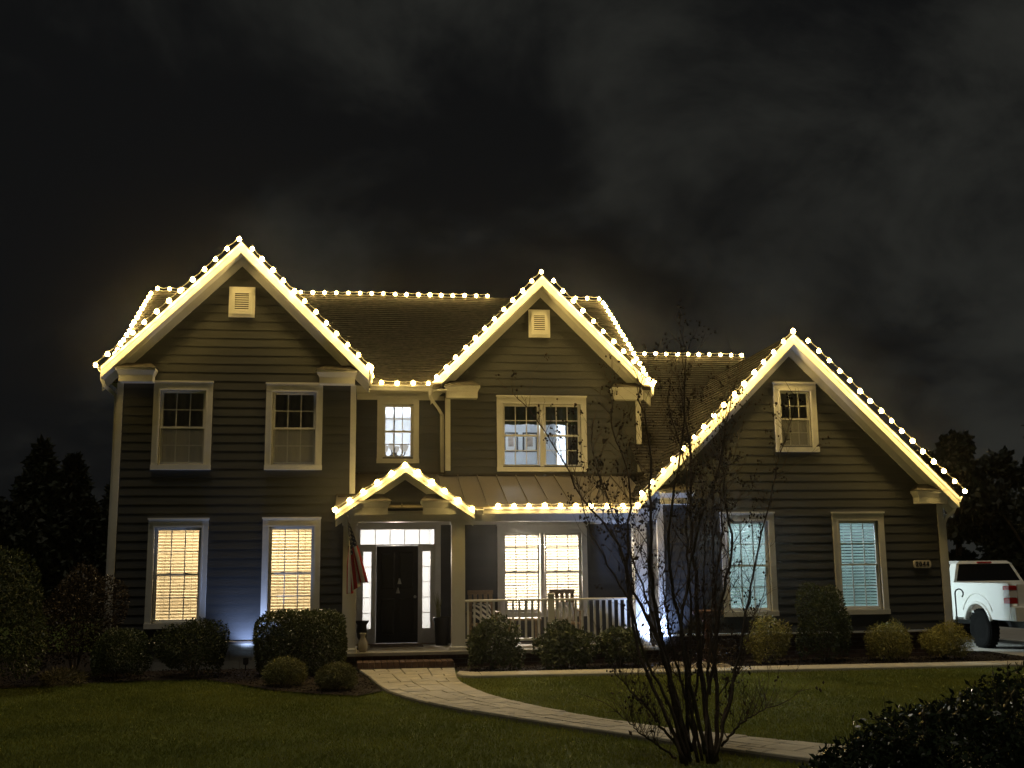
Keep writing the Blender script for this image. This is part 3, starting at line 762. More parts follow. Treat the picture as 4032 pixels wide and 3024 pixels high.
# railing
rl = empty_part('porch_railing', house)
def rail_run(x0, x1):
    MB().bbox(x0, x1, 20.06, 20.16, -0.565, -0.525, 0.012).build('top_rail', M['white2'], rl)
    MB().box(x0, x1, 20.085, 20.135, -1.265, -1.22).build('bottom_rail', M['white2'], rl)
    n = int(round((x1 - x0) / 0.118))
    for k in range(n):
        xx = x0 + (k + 0.5) * (x1 - x0) / n
        MB().box(xx - 0.018, xx + 0.018, 20.092, 20.128, -1.22, -0.565).build('baluster', M['white2'], rl)
rail_run(1.83, 3.36); rail_run(3.47, 4.98)
nw = MB().box(3.36, 3.47, 20.055, 20.165, -1.41, -0.46).build('newel_post', M['white2'], rl)
MB().bbox(3.345, 3.485, 20.04, 20.18, -0.46, -0.43, 0.012).build('newel_cap', M['white2'], nw)

# ---- rooms behind the lit windows
def room(x0, x1, y0, y1, z0, z1, m, label=None, back=True, floor=None):
    mb = MB(); t = 0.03
    mb.box(x0 - t, x0, y0, y1 + t, z0, z1); mb.box(x1, x1 + t, y0, y1 + t, z0, z1)
    mb.box(x0 - t, x1 + t, y0, y1 + t, z1, z1 + t); mb.box(x0 - t, x1 + t, y0, y1 + t, z0 - t, z0)
    if back: mb.box(x0, x1, y1, y1 + t, z0, z1)
    return mb.build('room', m, house)
def lamp(loc, w, col, r=0.12):
    l = bpy.data.lights.new('room_or_fill_lamp', 'POINT'); l.energy = w; l.color = col; l.shadow_soft_size = r
    o = bpy.data.objects.new('room_or_fill_lamp', l); COL.objects.link(o); o.location = (loc[0] * S, loc[1] * S, (loc[2] - GZ) * S)
    return o
room(-4.2, -0.50, 20.66, 24.0, -1.38, 1.2, M['room'])
room(2.0, 5.2, 22.16, 25.5, -1.38, 0.94, M['room'])
room(-0.15, 1.55, 22.16, 26.0, -1.395, 3.56, M['room_cool'])
# middle upper room with a doorway to a bright hall
mr_ = MB(); t = 0.03; x0, x1, y0, y1, z0, z1 = 1.85, 5.5, 22.02, 25.0, 1.95, 3.56
mr_.box(x0 - t, x0, y0, y1, z0, z1); mr_.box(x1, x1 + t, y0, y1, z0, z1); mr_.box(x0 - t, x1 + t, y0, 27.0, z1, z1 + t); mr_.box(x0 - t, x1 + t, y0, 27.0, z0 - t, z0)
mr_.box(x0, 4.42, y1, y1 + t, z0, z1); mr_.box(4.86, x1, y1, y1 + t, z0, z1); mr_.box(4.42, 4.86, y1, y1 + t, 3.36, z1)
mr_.box(4.0, 5.3, 26.9, 26.95, z0, z1); mr_.box(4.0, 4.03, y1 + t, 26.9, z0, z1); mr_.box(5.3, 5.33, y1 + t, 26.9, z0, z1)
mr_.box(4.37, 4.42, y1 - 0.02, y1, z0, 3.41); mr_.box(4.86, 4.91, y1 - 0.02, y1, z0, 3.41)
mr_.build('room', M['room_cool'], house)
g_ = MB(); g_.box(5.62, 5.65, 20.16, 27.7, -1.68, 1.05); g_.box(5.62, 10.9, 20.16, 27.7, 1.05, 1.08); g_.box(5.62, 10.9, 27.7, 27.73, -1.68, 1.05)
g_.build('room', M['room_cool'], house)
lamp((-2.3, 22.3, 0.85), 640, (1.0, 0.74, 0.42))
lamp((3.4, 23.4, 0.55), 1800, (1.0, 0.84, 0.66))
lamp((0.75, 24.6, 3.1), 52, (0.80, 0.88, 1.0))
lamp((0.7, 24.0, 0.3), 230, (1.0, 0.82, 0.66))
lamp((3.2, 23.6, 3.2), 48, (0.88, 0.93, 1.0))
lamp((4.6, 26.0, 3.2), 110, (0.86, 0.92, 1.0))
lamp((8.3, 23.2, 0.8), 900, (0.80, 0.96, 1.0), 0.35)

lamp((-2.3, 23.6, 2.9), 16, (1.0, 0.9, 0.78), 0.3)  # fill added so the curtains of the unlit upper windows show faintly
lamp((8.25, 23.0, 2.7), 10, (1.0, 0.92, 0.8), 0.3)  # same added fill behind the unlit window of the right gable
# ------------------------------------------------------------------ blinds, curtains, things seen through the windows
SLAT = {}
def blind(x0, x1, z0, z1, Y, m, label, pitch=0.056, w=0.060, tilt=58):
    b = thing('window_blind', label, 'window blind', ((x0 + x1) / 2, Y, z1), 'slatted blinds in the lit windows')
    MB().box(x0, x1, Y - 0.02, Y + 0.03, z1 - 0.045, z1 - 0.002).build('headrail', m, b)
    MB().box(x0, x1, Y - 0.015, Y + 0.02, z0 + 0.004, z0 + 0.026).build('bottom_rail', m, b)
    key = (round(x1 - x0, 3), m.name, tilt)
    if key not in SLAT:
        hw = (x1 - x0) / 2; a = R(tilt); dy, dz = w / 2 * math.cos(a), w / 2 * math.sin(a); t = MB()
        n = [(-dy, -dz), (0, 0.0045), (dy, dz)]
        for h in (0, -0.003): t.v += [(-hw, n[0][0], n[0][1] + h), (hw, n[0][0], n[0][1] + h), (-hw, n[1][0] - 0.004, n[1][1] + h), (hw, n[1][0] - 0.004, n[1][1] + h), (-hw, n[2][0], n[2][1] + h), (hw, n[2][0], n[2][1] + h)]
        t.f = [(0, 1, 3, 2), (2, 3, 5, 4), (8, 9, 7, 6), (10, 11, 9, 8), (0, 6, 7, 1), (4, 5, 11, 10), (0, 2, 8, 6), (2, 4, 10, 8), (1, 7, 9, 3), (3, 9, 11, 5)]
        me = bpy.data.meshes.new('slat'); me.from_pydata((np.array(t.v) * S).tolist(), [], t.f); me.materials.append(m); SLAT[key] = me
    z = z1 - 0.07
    while z > z0 + 0.04:
        o = cobj('slat', SLAT[key], b, ((x0 + x1) / 2, Y, z)); o.rotation_euler = (R(random.uniform(-4, 4)), R(random.uniform(-0.12, 0.12)), 0); z -= pitch
    for fx in (0.2, 0.8):
        xx = x0 + (x1 - x0) * fx
        MB().box(xx - 0.004, xx + 0.004, Y - 0.032, Y - 0.029, z0 + 0.02, z1 - 0.04).build('ladder_cord', m, b)
    return b
for (w, Y, m, lab, tl) in (
    (W_LL[0], YL, 'slat_warm', 'warm glowing blind in the ground floor window at the left corner of the house', 46),
    (W_LL[1], YL, 'slat_warm', 'warm glowing blind in the ground floor window just behind the clipped hedge', 46),
    (W_GL[0], YG, 'slat_cool', 'cool bluish blind in the window behind the bare tree branches', 38),
    (W_GL[1], YG, 'slat_cool', 'cool bluish blind in the window beside the house number plaque', 38)):
    h = win_hole(*w); blind(h[0] + 0.01, h[1] - 0.01, h[2] + 0.01, h[3] - 0.01, Y + 0.165, M[m], lab, tilt=tl)
h = win_hole(*W_P); mx_ = (h[0] + h[1]) / 2
blind(h[0] + 0.01, mx_ - 0.02, h[2] + 0.01, h[3] - 0.01, YD + 0.165, M['slat_warm'], 'bright blind in the porch double window half nearer the front door', tilt=42)
blind(mx_ + 0.02, h[1] - 0.01, h[2] + 0.01, h[3] - 0.01, YD + 0.165, M['slat_warm'], 'bright blind in the porch double window half farther from the front door', tilt=42)

def drape(x0, x1, z0, z1, Y, amp, folds, m, name, label, cat, group=None, scallop=0.0):
    n = int(folds * 8); vs = []
    for j in range(5):
        for i in range(n + 1):
            u = i / n; ph = 2 * math.pi * folds * u
            zz = z0 + (z1 - z0) * j / 4 - (scallop * (1 - j / 4) * abs(math.sin(math.pi * u * 3)))
            vs.append((x0 + (x1 - x0) * u, Y + amp * math.sin(ph + 0.25 * j), zz))
    N = len(vs); vs += [(a, b + 0.006, c) for a, b, c in vs]; fs = []
    for j in range(4):
        for i in range(n):
            a = j * (n + 1) + i; fs.append((a, a + 1, a + n + 2, a + n + 1)); fs.append((N + a + n + 1, N + a + n + 2, N + a + 1, N + a))
    o = MB().add(vs, fs).build(name, m, None, (x0, Y, z0), smooth=True)
    return tag(o, label, cat, group)
for (w, lab) in ((W_LU[0], 'dark curtain in the upper window at the left corner of the house'), (W_LU[1], 'dark curtain in the upper window nearer the recessed wall')):
    h = win_hole(*w); drape(h[0] + 0.0, h[1], h[2], h[3], YL + 0.15, 0.018, 5, M['curtain'], 'curtain', lab, 'curtain', 'dark curtains in unlit upper windows')
h = win_hole(*W_GU); drape(h[0], h[1], h[2], h[3], YG + 0.15, 0.015, 4, M['curtain'], 'curtain', 'dark curtain in the small window high under the right gable', 'curtain', 'dark curtains in unlit upper windows')
h = win_hole(*W_M); drape(h[0], h[1], 2.95, 3.36, YM + 0.15, 0.018, 9, M['valance'], 'valance', 'dark green gathered valance across the top of the middle upper window', 'curtain', scallop=0.02)
drape(4.12, 4.40, 1.97, 3.34, YM + 0.27, 0.03, 4, M['greycurtain'], 'curtain', 'long grey curtain at the right side of the middle upper window', 'curtain')
def picture(x0, x1, z0, z1, Y, label):
    p = thing('framed_picture', label, 'picture', ((x0 + x1) / 2, Y, z0), 'pair of framed pictures in the upper room')
    b = 0.035; m = MB()
    m.box(x0, x0 + b, Y - 0.03, Y, z0, z1); m.box(x1 - b, x1, Y - 0.03, Y, z0, z1); m.box(x0 + b, x1 - b, Y - 0.03, Y, z0, z0 + b); m.box(x0 + b, x1 - b, Y - 0.03, Y, z1 - b, z1)
    m.build('frame', M['steel'], p); MB().box(x0 + b, x1 - b, Y - 0.014, Y - 0.002, z0 + b, z1 - b).build('mount', M['paper'], p)
    MB().box(x0 + 0.10, x1 - 0.10, Y - 0.018, Y - 0.0145, z0 + 0.12, z1 - 0.11).build('print', M['print'], p)
picture(3.20, 3.53, 2.70, 3.15, 24.995, 'framed picture on the lit upper room wall farther from the bright doorway')
picture(3.64, 3.98, 2.70, 3.15, 24.995, 'framed picture on the lit upper room wall next to the bright doorway')
for i, (xa, lab) in enumerate(((4.60, 'red stocking hanging in the bright upper doorway, nearer the pictures'), (4.76, 'red stocking hanging in the bright upper doorway, nearer the grey curtain'))):
    m = MB(); m.prism([(xa, 2.55), (xa + 0.06, 2.55), (xa + 0.075, 2.46), (xa + 0.105, 2.45), (xa + 0.10, 2.42), (xa + 0.02, 2.42), (xa, 2.46)], 'y', 26.86, 26.895)
    tag(m.build('stocking', M['red'], None, (xa, 26.88, 2.42)), lab, 'stocking', 'red stockings in the upper hall')
# chandelier
ch = thing('chandelier', 'small chandelier with pale glass shades seen through the narrow upper window', 'chandelier', (0.63, 23.6, 3.56))
MB().tube([(0.63, 23.6, 3.56), (0.63, 23.6, 2.62)], 0.018, 6).build('chain', M['chrome'], ch)
MB().lathe([(0.0, 0.0), (0.02, 0.01), (0.045, 0.06), (0.02, 0.12), (0.03, 0.2), (0.012, 0.32), (0.0, 0.34)], (0.63, 23.6, 2.42), 12).build('hub', M['chrome'], ch)
for k in range(6):
    a = 2 * math.pi * k / 6 + 0.3; ca, sa = math.cos(a), math.sin(a)
    P_ = [(0.63 + ca * r_, 23.6 + sa * r_, 2.5 + h_) for r_, h_ in ((0.02, 0.02), (0.09, -0.06), (0.18, -0.07), (0.24, -0.01), (0.25, 0.05))]
    MB().tube(P_, 0.014, 6).build('arm', M['chrome'], ch)
    MB().lathe([(0.02, 0), (0.05, 0.03), (0.062, 0.08), (0.075, 0.13)], (P_[-1][0], P_[-1][1], P_[-1][2]), 12).build('lamp_shade', M['shade'], ch)
# hanging bells on the door
bl = thing('door_bells', 'pair of silver bells hanging on the black front door', 'bells', (0.69, YD - 0.02, -0.42))
MB().tube([(0.66, YD + 0.02, 0.12), (0.67, YD + 0.02, -0.1), (0.70, YD + 0.01, -0.17)], 0.006, 6).build('ribbon', M['dark'], bl)
for (xx, zz) in ((0.712, -0.25), (0.683, -0.43)):
    MB().lathe([(0.0, 0.11), (0.015, 0.105), (0.024, 0.06), (0.042, 0.0), (0.036, 0.0), (0.0, 0.05)], (xx, YD - 0.02, zz), 12).build('bell', M['tin'], bl)

# ------------------------------------------------------------------ house number
pq = thing('house_number_plaque', 'pale house number plaque reading 2044 on the right gable wall', 'sign', (10.6, YG - 0.05, -0.05))
px0, px1, pz0, pz1 = 10.425, 10.785, -0.05, 0.098; c = 0.035
out_ = [(px0 + c, pz0), (px1 - c, pz0), (px1 - 0.008, pz0 + c * 0.8), (px1, (pz0 + pz1) / 2), (px1 - 0.008, pz1 - c * 0.8), (px1 - c, pz1), (px0 + c, pz1), (px0 + 0.008, pz1 - c * 0.8), (px0, (pz0 + pz1) / 2), (px0 + 0.008, pz0 + c * 0.8)]
MB().prism(out_, 'y', YG - 0.058, YG - 0.028).build('plate', M['plaque'], pq)
SEG = {'2': 'abged', '0': 'abcdef', '4': 'fgbc'}
def digit(ch_, x, z, w, h, t):
    m = MB(); y0, y1 = YG - 0.068, YG - 0.056
    if ch_ == '4':
        m.prism([(x + w * 0.62, z), (x + w * 0.62 + t, z), (x + w * 0.62 + t, z + h), (x + w * 0.62, z + h)], 'y', y0, y1)
        m.prism([(x, z + h * 0.28), (x + w, z + h * 0.28), (x + w, z + h * 0.28 + t), (x, z + h * 0.28 + t)], 'y', y0 - 0.001, y1)
        m.prism([(x, z + h * 0.28), (x + t, z + h * 0.28), (x + w * 0.62 + t * 0.5, z + h), (x + w * 0.62 - t * 0.5, z + h)], 'y', y0 - 0.002, y1)
    else:
        if ch_ == '0': pts = [(x + w / 2 + (w / 2 - t / 2) * math.cos(a), 0, z + h / 2 + (h / 2 - t / 2) * math.sin(a)) for a in np.linspace(0, 2 * math.pi, 17)]
        else:
            pts = [(x + w / 2 + (w / 2 - t / 2) * math.cos(a), 0, z + h * 0.70 + h * 0.26 * math.sin(a)) for a in np.linspace(math.pi, -0.45, 9)]
            pts += [(x + t * 0.5, 0, z + t / 2), (x + w, 0, z + t / 2)]
        for a, b in zip(pts[:-1], pts[1:]):
            dx, dz = b[0] - a[0], b[2] - a[2]; l = math.hypot(dx, dz) + 1e-9; nx, nz = -dz / l * t / 2, dx / l * t / 2
            e = 0.15 * t / l; a2 = (a[0] - dx * e, a[2] - dz * e); b2 = (b[0] + dx * e, b[2] + dz * e); y0 -= 0.00015
            m.prism([(a2[0] - nx, a2[1] - nz), (b2[0] - nx, b2[1] - nz), (b2[0] + nx, b2[1] + nz), (a2[0] + nx, a2[1] + nz)], 'y', y0, y1)
    o = m.build('digit', M['black'], pq); o['label'] = 'black digit ' + ch_
for i, ch_ in enumerate('2044'): digit(ch_, 10.466 + i * 0.072, -0.022, 0.054, 0.092, 0.016)

# ------------------------------------------------------------------ warm bulb strings
t = MB(); r_ = 0.043
t.lathe([(0.0, -r_), (r_ * 0.7, -r_ * 0.72), (r_, 0), (r_ * 0.78, r_ * 0.66), (r_ * 0.35, r_ * 1.05), (0.0, r_ * 1.08)], (0, 0, 0), 9)
BM = bpy.data.meshes.new('bulb'); BM.from_pydata((np.array(t.v) * S).tolist(), [], t.f); BM.polygons.foreach_set('use_smooth', [True] * len(BM.polygons)); BM.materials.append(M['bulb'])
def string_light(label, runs, spacing=0.284, twin=False, tails=(), jit=0.008):
    """runs: polylines; bulbs at even spacing, cord sagging a little between them"""
    org = runs[0][0]
    L = thing('string_light', label, 'string lights', org, 'strings of warm bulbs along the roof edges')
    cordm = MB()
    for run in runs:
        pts = [Vector(p) for p in run]
        seg = [(pts[i + 1] - pts[i]).length for i in range(len(pts) - 1)]; tot = sum(seg); n = max(2, int(round(tot / spacing)) + 1); path = []
        for k in range(n):
            d_ = tot * k / (n - 1); i = 0
            while i < len(seg) - 1 and d_ > seg[i]: d_ -= seg[i]; i += 1
            p = pts[i].lerp(pts[i + 1], min(1, d_ / seg[i])); p = p + Vector([random.uniform(-jit, jit) for _ in range(3)])
            path.append(p); o = cobj('bulb', BM, L, tuple(p)); o.rotation_euler = (random.uniform(-0.4, 0.4), random.uniform(-0.4, 0.4), 0); o.scale = (random.uniform(0.86, 1.06),) * 3
        c = []
        for a, b in zip(path[:-1], path[1:]):
            c.append(a + Vector((0, 0, 0.045))); q = a.lerp(b, 0.5) + Vector((0, 0.0, 0.028 + random.uniform(-0.02, 0.006))); c.append(q)
        c.append(path[-1] + Vector((0, 0, 0.045)))
        cordm.tube(c, 0.0075, 5)
        if twin: cordm.tube([q + Vector((0, -0.015, -0.075)) for q in c], 0.007, 5)
        for p in path: cordm.lathe([(0.016, 0.035), (0.017, 0.06), (0.010, 0.075)], tuple(p), 6)
    cordm.build('light_cord', M['cord'], L)
    return L
yl = YLr - 0.12; ym = YMr - 0.12; yg = YGr - 0.12
string_light('warm bulbs up the left slope of the tallest left gable', [[(-4.80, yl, 3.70), (-2.36, yl, 6.13)]])
string_light('warm bulbs down the right slope of the tallest left gable', [[(-2.12, yl, 5.95), (0.06, yl, 3.76)]])
string_light('short run of warm bulbs along the gutter corner above the narrow recess', [[(0.11, 20.25, 3.76), (0.11, 21.36, 3.72)], [(0.32, 21.38, 3.66), (1.24, 21.38, 3.66)]], spacing=0.27)
string_light('warm bulbs along the long main ridge', [[(-4.90, 25.96, 6.64), (-4.05, 25.96, 6.64)], [(-1.85, 25.96, 6.64), (2.95, 25.96, 6.64)], [(4.85, 25.96, 6.64), (5.76, 25.96, 6.64)]], twin=True)
string_light('warm bulbs down the far left edge of the main roof', [[(-5.01, 25.8, 6.49), (-5.01, 22.0, 4.06)]])
string_light('warm bulbs up the left slope of the middle gable', [[(1.40, ym, 3.80), (3.55, ym, 6.02)]])
string_light('warm bulbs down the right slope of the middle gable', [[(3.80, ym, 5.84), (5.85, ym, 3.76)]])
string_light('warm bulbs down the right edge of the main roof behind the middle gable', [[(5.83, 25.8, 6.49), (5.83, 21.5, 3.72)]])
string_light('warm bulbs along the lower ridge between the middle and right gables', [[(6.60, 25.96, 5.26), (9.38, 25.96, 5.26)]], twin=True)
string_light('warm bulbs up the left slope of the right gable', [[(5.05, yg, 1.36), (8.12, yg, 4.46)]])
string_light('warm bulbs down the right slope of the right gable', [[(8.42, yg, 4.27), (11.38, yg, 1.38)]])
string_light('warm bulbs on the little gable over the front steps', [[(-0.50, 19.70, 1.08), (0.74, 19.70, 1.90), (1.93, 19.70, 1.09)]], spacing=0.285)
string_light('warm bulbs along the porch gutter beside the little gable', [[(2.40, 19.70, 1.14), (5.0, 19.70, 1.14)]])

# ------------------------------------------------------------------ ground
gp = MB(); gp.add([(-260, -60, GZ - 0.08), (260, -60, GZ - 0.08), (260, 420, GZ - 0.08), (-260, 420, GZ - 0.08)], [(0, 1, 2, 3)])
gp.build('ground', M['ground'], None, (0, 0, GZ), kind='structure')
nx, ny = 90, 60; xs = np.linspace(-40, 40, nx); ys = np.linspace(-8, 60, ny)
XX, YY = np.meshgrid(xs, ys); ZZ = GZ - 0.004 + 0.012 * np.sin(XX * 0.9) * np.cos(YY * 0.7)
V = np.stack([XX, YY, ZZ - 0.012], -1).reshape(-1, 3); I = np.arange(nx * ny).reshape(ny, nx)
F = np.stack([I[:-1, :-1], I[:-1, 1:], I[1:, 1:], I[1:, :-1]], -1).reshape(-1, 4)
npmesh('lawn', V, F, M['lawn'], None, (0, 0, GZ), 'structure')

# garden path: left and right edges on the ground, from the step to the street
PL = [(-0.05, 19.48), (0.08, 18.5), (0.35, 16.05), (0.72, 14.8), (1.25, 13.68), (2.11, 12.25), (2.75, 11.27), (3.34, 10.28), (3.9, 9.55), (5.2, 8.0)]
PR = [(1.60, 19.48), (1.53, 18.5), (1.47, 17.28), (1.68, 15.31), (2.11, 13.91), (2.69, 12.52), (3.2, 11.67), (3.77, 10.99), (4.45, 10.2), (5.9, 8.7)]
def resample(P, n):
    P = np.array(P); d = np.r_[0, np.cumsum(np.hypot(*np.diff(P, axis=0).T))]; s_ = np.linspace(0, d[-1], n)
    return np.stack([np.interp(s_, d, P[:, 0]), np.interp(s_, d, P[:, 1])], 1)
NS = 72
def smooth(P):
    P = resample(P, NS + 1)
    for _ in range(6): P[1:-1] = 0.5 * P[1:-1] + 0.25 * (P[:-2] + P[2:])
    return P
PLs, PRs = smooth(PL), smooth(PR)
path = place('path', None, None, (1.5, 14, GZ), 'structure')
bed_ = MB()
for i in range(NS):
    a, b, c, d = PLs[i], PRs[i], PRs[i + 1], PLs[i + 1]
    bed_.add([(*a, GZ + 0.021), (*b, GZ + 0.021), (*c, GZ + 0.021), (*d, GZ + 0.021)], [(3, 2, 1, 0)])
    for (q, r) in ((a, d), (c, b)): bed_.add([(*q, GZ - 0.05), (*r, GZ - 0.05), (*r, GZ + 0.021), (*q, GZ + 0.021)], [(0, 1, 2, 3)])
bed_.build('joint_sand', M['mortar'], path)
NV = 7; grid = np.zeros((NS, NV), int)
def pth(s_, v):
    i = min(int(s_), NS - 1); f_ = s_ - i
    a = PLs[i] * (1 - f_) + PLs[min(i + 1, NS)] * f_; b = PRs[i] * (1 - f_) + PRs[min(i + 1, NS)] * f_
    return a * (1 - v / NV) + b * (v / NV)
npav = 0
for i in range(NS):
    for j in range(NV):
        if grid[i, j]: continue
        opts = [(2, 2), (2, 3), (1, 2), (2, 2), (2, 1), (1, 1), (3, 2)]; random.shuffle(opts); opts.append((1, 1))
        if i >= 60: opts = [(2, 3), (3, 2), (2, 2), (1, 1)]
        for (ds, dv) in opts:
            if i + ds <= NS and j + dv <= NV and not grid[i:i + ds, j:j + dv].any(): break
        grid[i:i + ds, j:j + dv] = 1
        if i < 2: pass
        g = 0.035; q = [pth(i + g, j + g), pth(i + g, j + dv - g), pth(i + ds - g, j + dv - g), pth(i + ds - g, j + g)]
        c_ = sum(q) / 4; h = GZ + 0.042 + random.uniform(-0.004, 0.004); k = 0.95
        m = MB(); tilt = [random.uniform(-0.002, 0.002) for _ in range(4)]
        lo = [(*p, GZ + 0.005) for p in q]; hi = [(*p, h - 0.008 + tl) for p, tl in zip(q, tilt)]; tp = [(*(c_ + (p - c_) * k), h + tl) for p, tl in zip(q, tilt)]
        m.v = lo + hi + tp
        m.f = [(8, 11, 10, 9)]
        for r in (0, 4):
            for a in range(4):
                b = (a + 1) % 4; m.f.append((r + a, r + 4 + a, r + 4 + b, r + b))
        m.build('paver', M['paver'], path); npav += 1
print('pavers', npav)

# mulch beds
def sheet(name, poly, z, m, amp=0.0, n=0, kind='structure'):
    o = MB().add([(x, y, z) for x, y in poly], [tuple(range(len(poly)))])
    return o.build(name, m, None, (poly[0][0], poly[0][1], z), kind=kind)
BL = [(-8.5, 16.8), (-5.46, 18.0), (-4.4, 18.6), (-3.2, 18.75), (-2.5, 18.7), (-1.7, 17.5), (-1.28, 16.75), (-0.6, 16.1), (-0.05, 15.75), (0.30, 16.3)]
BL_full = BL + [(0.14, 17.6), (0.06, 18.6), (-0.1, 19.5), (-0.45, 19.95), (-0.45, 20.6), (-4.6, 20.6), (-4.6, 26), (-8.5, 26)]
sheet('mulch_bed', BL_full, GZ + 0.012, M['mulch'])
BR = [(1.62, 18.5), (12.1, 18.0), (12.1, 19.4), (12.15, 20.5), (11.1, 21.3), (11.1, 20.06), (5.4, 20.06), (5.4, 20.0), (1.62, 20.0)]
sheet('mulch_bed', BR, GZ + 0.012, M['mulch'])
# mulch chips: small real pieces over both beds
def in_poly(P, poly):
    poly = np.array(poly); x, y = P[:, 0], P[:, 1]; ins = np.zeros(len(P), bool); j = len(poly) - 1
    for i in range(len(poly)):
        xi, yi = poly[i]; xj, yj = poly[j]
        ins ^= ((yi > y) != (yj > y)) & (x < (xj - xi) * (y - yi) / (yj - yi + 1e-12) + xi); j = i
    return ins
P = rng.uniform((-8, 15.7), (12.1, 20.6), (60000, 2)); P = P[in_poly(P, BL_full) | in_poly(P, BR)][:16000]
P3 = np.c_[P, GZ + 0.015 + rng.uniform(0, 0.02, len(P))]
d = rng.normal(size=(len(P3), 3)); d[:, 2] *= 0.35
V, F = leaves(P3, 0.055, 0.35); V[:, 2] = GZ + 0.014 + np.abs(V[:, 2] - GZ - 0.014) * 0.5
npmesh('mulch_chips', V, F, M['mulch'], None, (0, 18, GZ), 'stuff')

# kerb along the right bed
kb = place('kerb', None, None, (1.6, 18, GZ), 'structure')
kx = [(1.53, 18.30), (1.60, 18.08), (1.72, 17.97), (1.90, 17.93)]
xk = 1.90
KP = [[kx[0], kx[1], kx[2], kx[3]]]
while xk < 12.0:
    x2 = min(xk + random.choice((1.9, 2.1, 2.3)), 12.1); KP.append([(xk + 0.008, 17.93 - (xk - 1.85) * 0.03), (x2, 17.93 - (x2 - 1.85) * 0.03)]); xk = x2
for run in KP:
    n = len(run); w = 0.55; inn = []
    for i, p in enumerate(run):
        a = Vector(run[max(i - 1, 0)]); b = Vector(run[min(i + 1, n - 1)]); t_ = (b - a).normalized(); nn = Vector((-t_.y, t_.x)); inn.append((p[0], p[1] + w) if len(run) == 2 else ((1.62, 18.78), (1.70, 18.66), (1.78, 18.55), (1.90, 18.48))[i])
    vs = []; prof = [(0, -0.05), (0, 0.03), (0.018, 0.045), (0.53, 0.05), (0.55, 0.035), (0.55, -0.05)]
    for p, q in zip(run, inn):
        for (u, h) in prof: f_ = u / w; vs.append((p[0] * (1 - f_) + q[0] * f_, p[1] * (1 - f_) + q[1] * f_, GZ + h + random.uniform(-0.002, 0.002)))
    k = len(prof); fs = []
    for i in range(n - 1):
        for a in range(k - 1): fs.append((i * k + a, (i + 1) * k + a, (i + 1) * k + a + 1, i * k + a + 1))
    fs.append(tuple(range(k))); fs.append(tuple(range(n * k - 1, (n - 1) * k - 1, -1)))
    MB().add(vs, fs).build('kerb_block', M['kerb'], kb)
# driveway
sheet('driveway', [(12.15, 6.0), (18.5, 6.0), (18.5, 34), (11.12, 34), (11.12, 21.35), (12.2, 20.6), (12.12, 19.3)], GZ + 0.02, M['concrete'])

# grass blades on the lawn that the photo shows
NB = 360000
P = np.c_[rng.uniform(-9, 13, NB), 7.6 + 11.4 * rng.uniform(0, 1, NB) ** 0.9]
az = np.arctan2(P[:, 0], P[:, 1]); keep = (az > R(7.76 - 31)) & (az < R(7.76 + 31))
pathpoly = np.vstack([PLs, PRs[::-1]])
kerbpoly = [(1.48, 18.2), (1.6, 17.98), (1.85, 17.91), (12.2, 17.6), (12.2, 21), (1.5, 21)]
keep &= ~in_poly(P, pathpoly) & ~in_poly(P, BL_full) & ~in_poly(P, kerbpoly) & ~((P[:, 0] > 12.12) & (P[:, 1] > 5)) & ~((P[:, 0] < 1.6) & (P[:, 0] > -0.1) & (P[:, 1] > 18))
P = P[keep]; n = len(P)
a = rng.uniform(0, 2 * math.pi, n); h = rng.uniform(0.018, 0.042, n); w = 0.006
base = np.c_[P, np.full(n, GZ - 0.012)]
dx = np.c_[np.cos(a) * w, np.sin(a) * w, np.zeros(n)]
tip = base + np.c_[rng.normal(0, 0.016, (n, 2)), h]
V = np.stack([base - dx, base + dx, tip], 1).reshape(-1, 3)
npmesh('grass', V, np.arange(3 * n).reshape(n, 3), M['blade'], None, (0, 12, GZ), 'stuff')
print('blades', n)

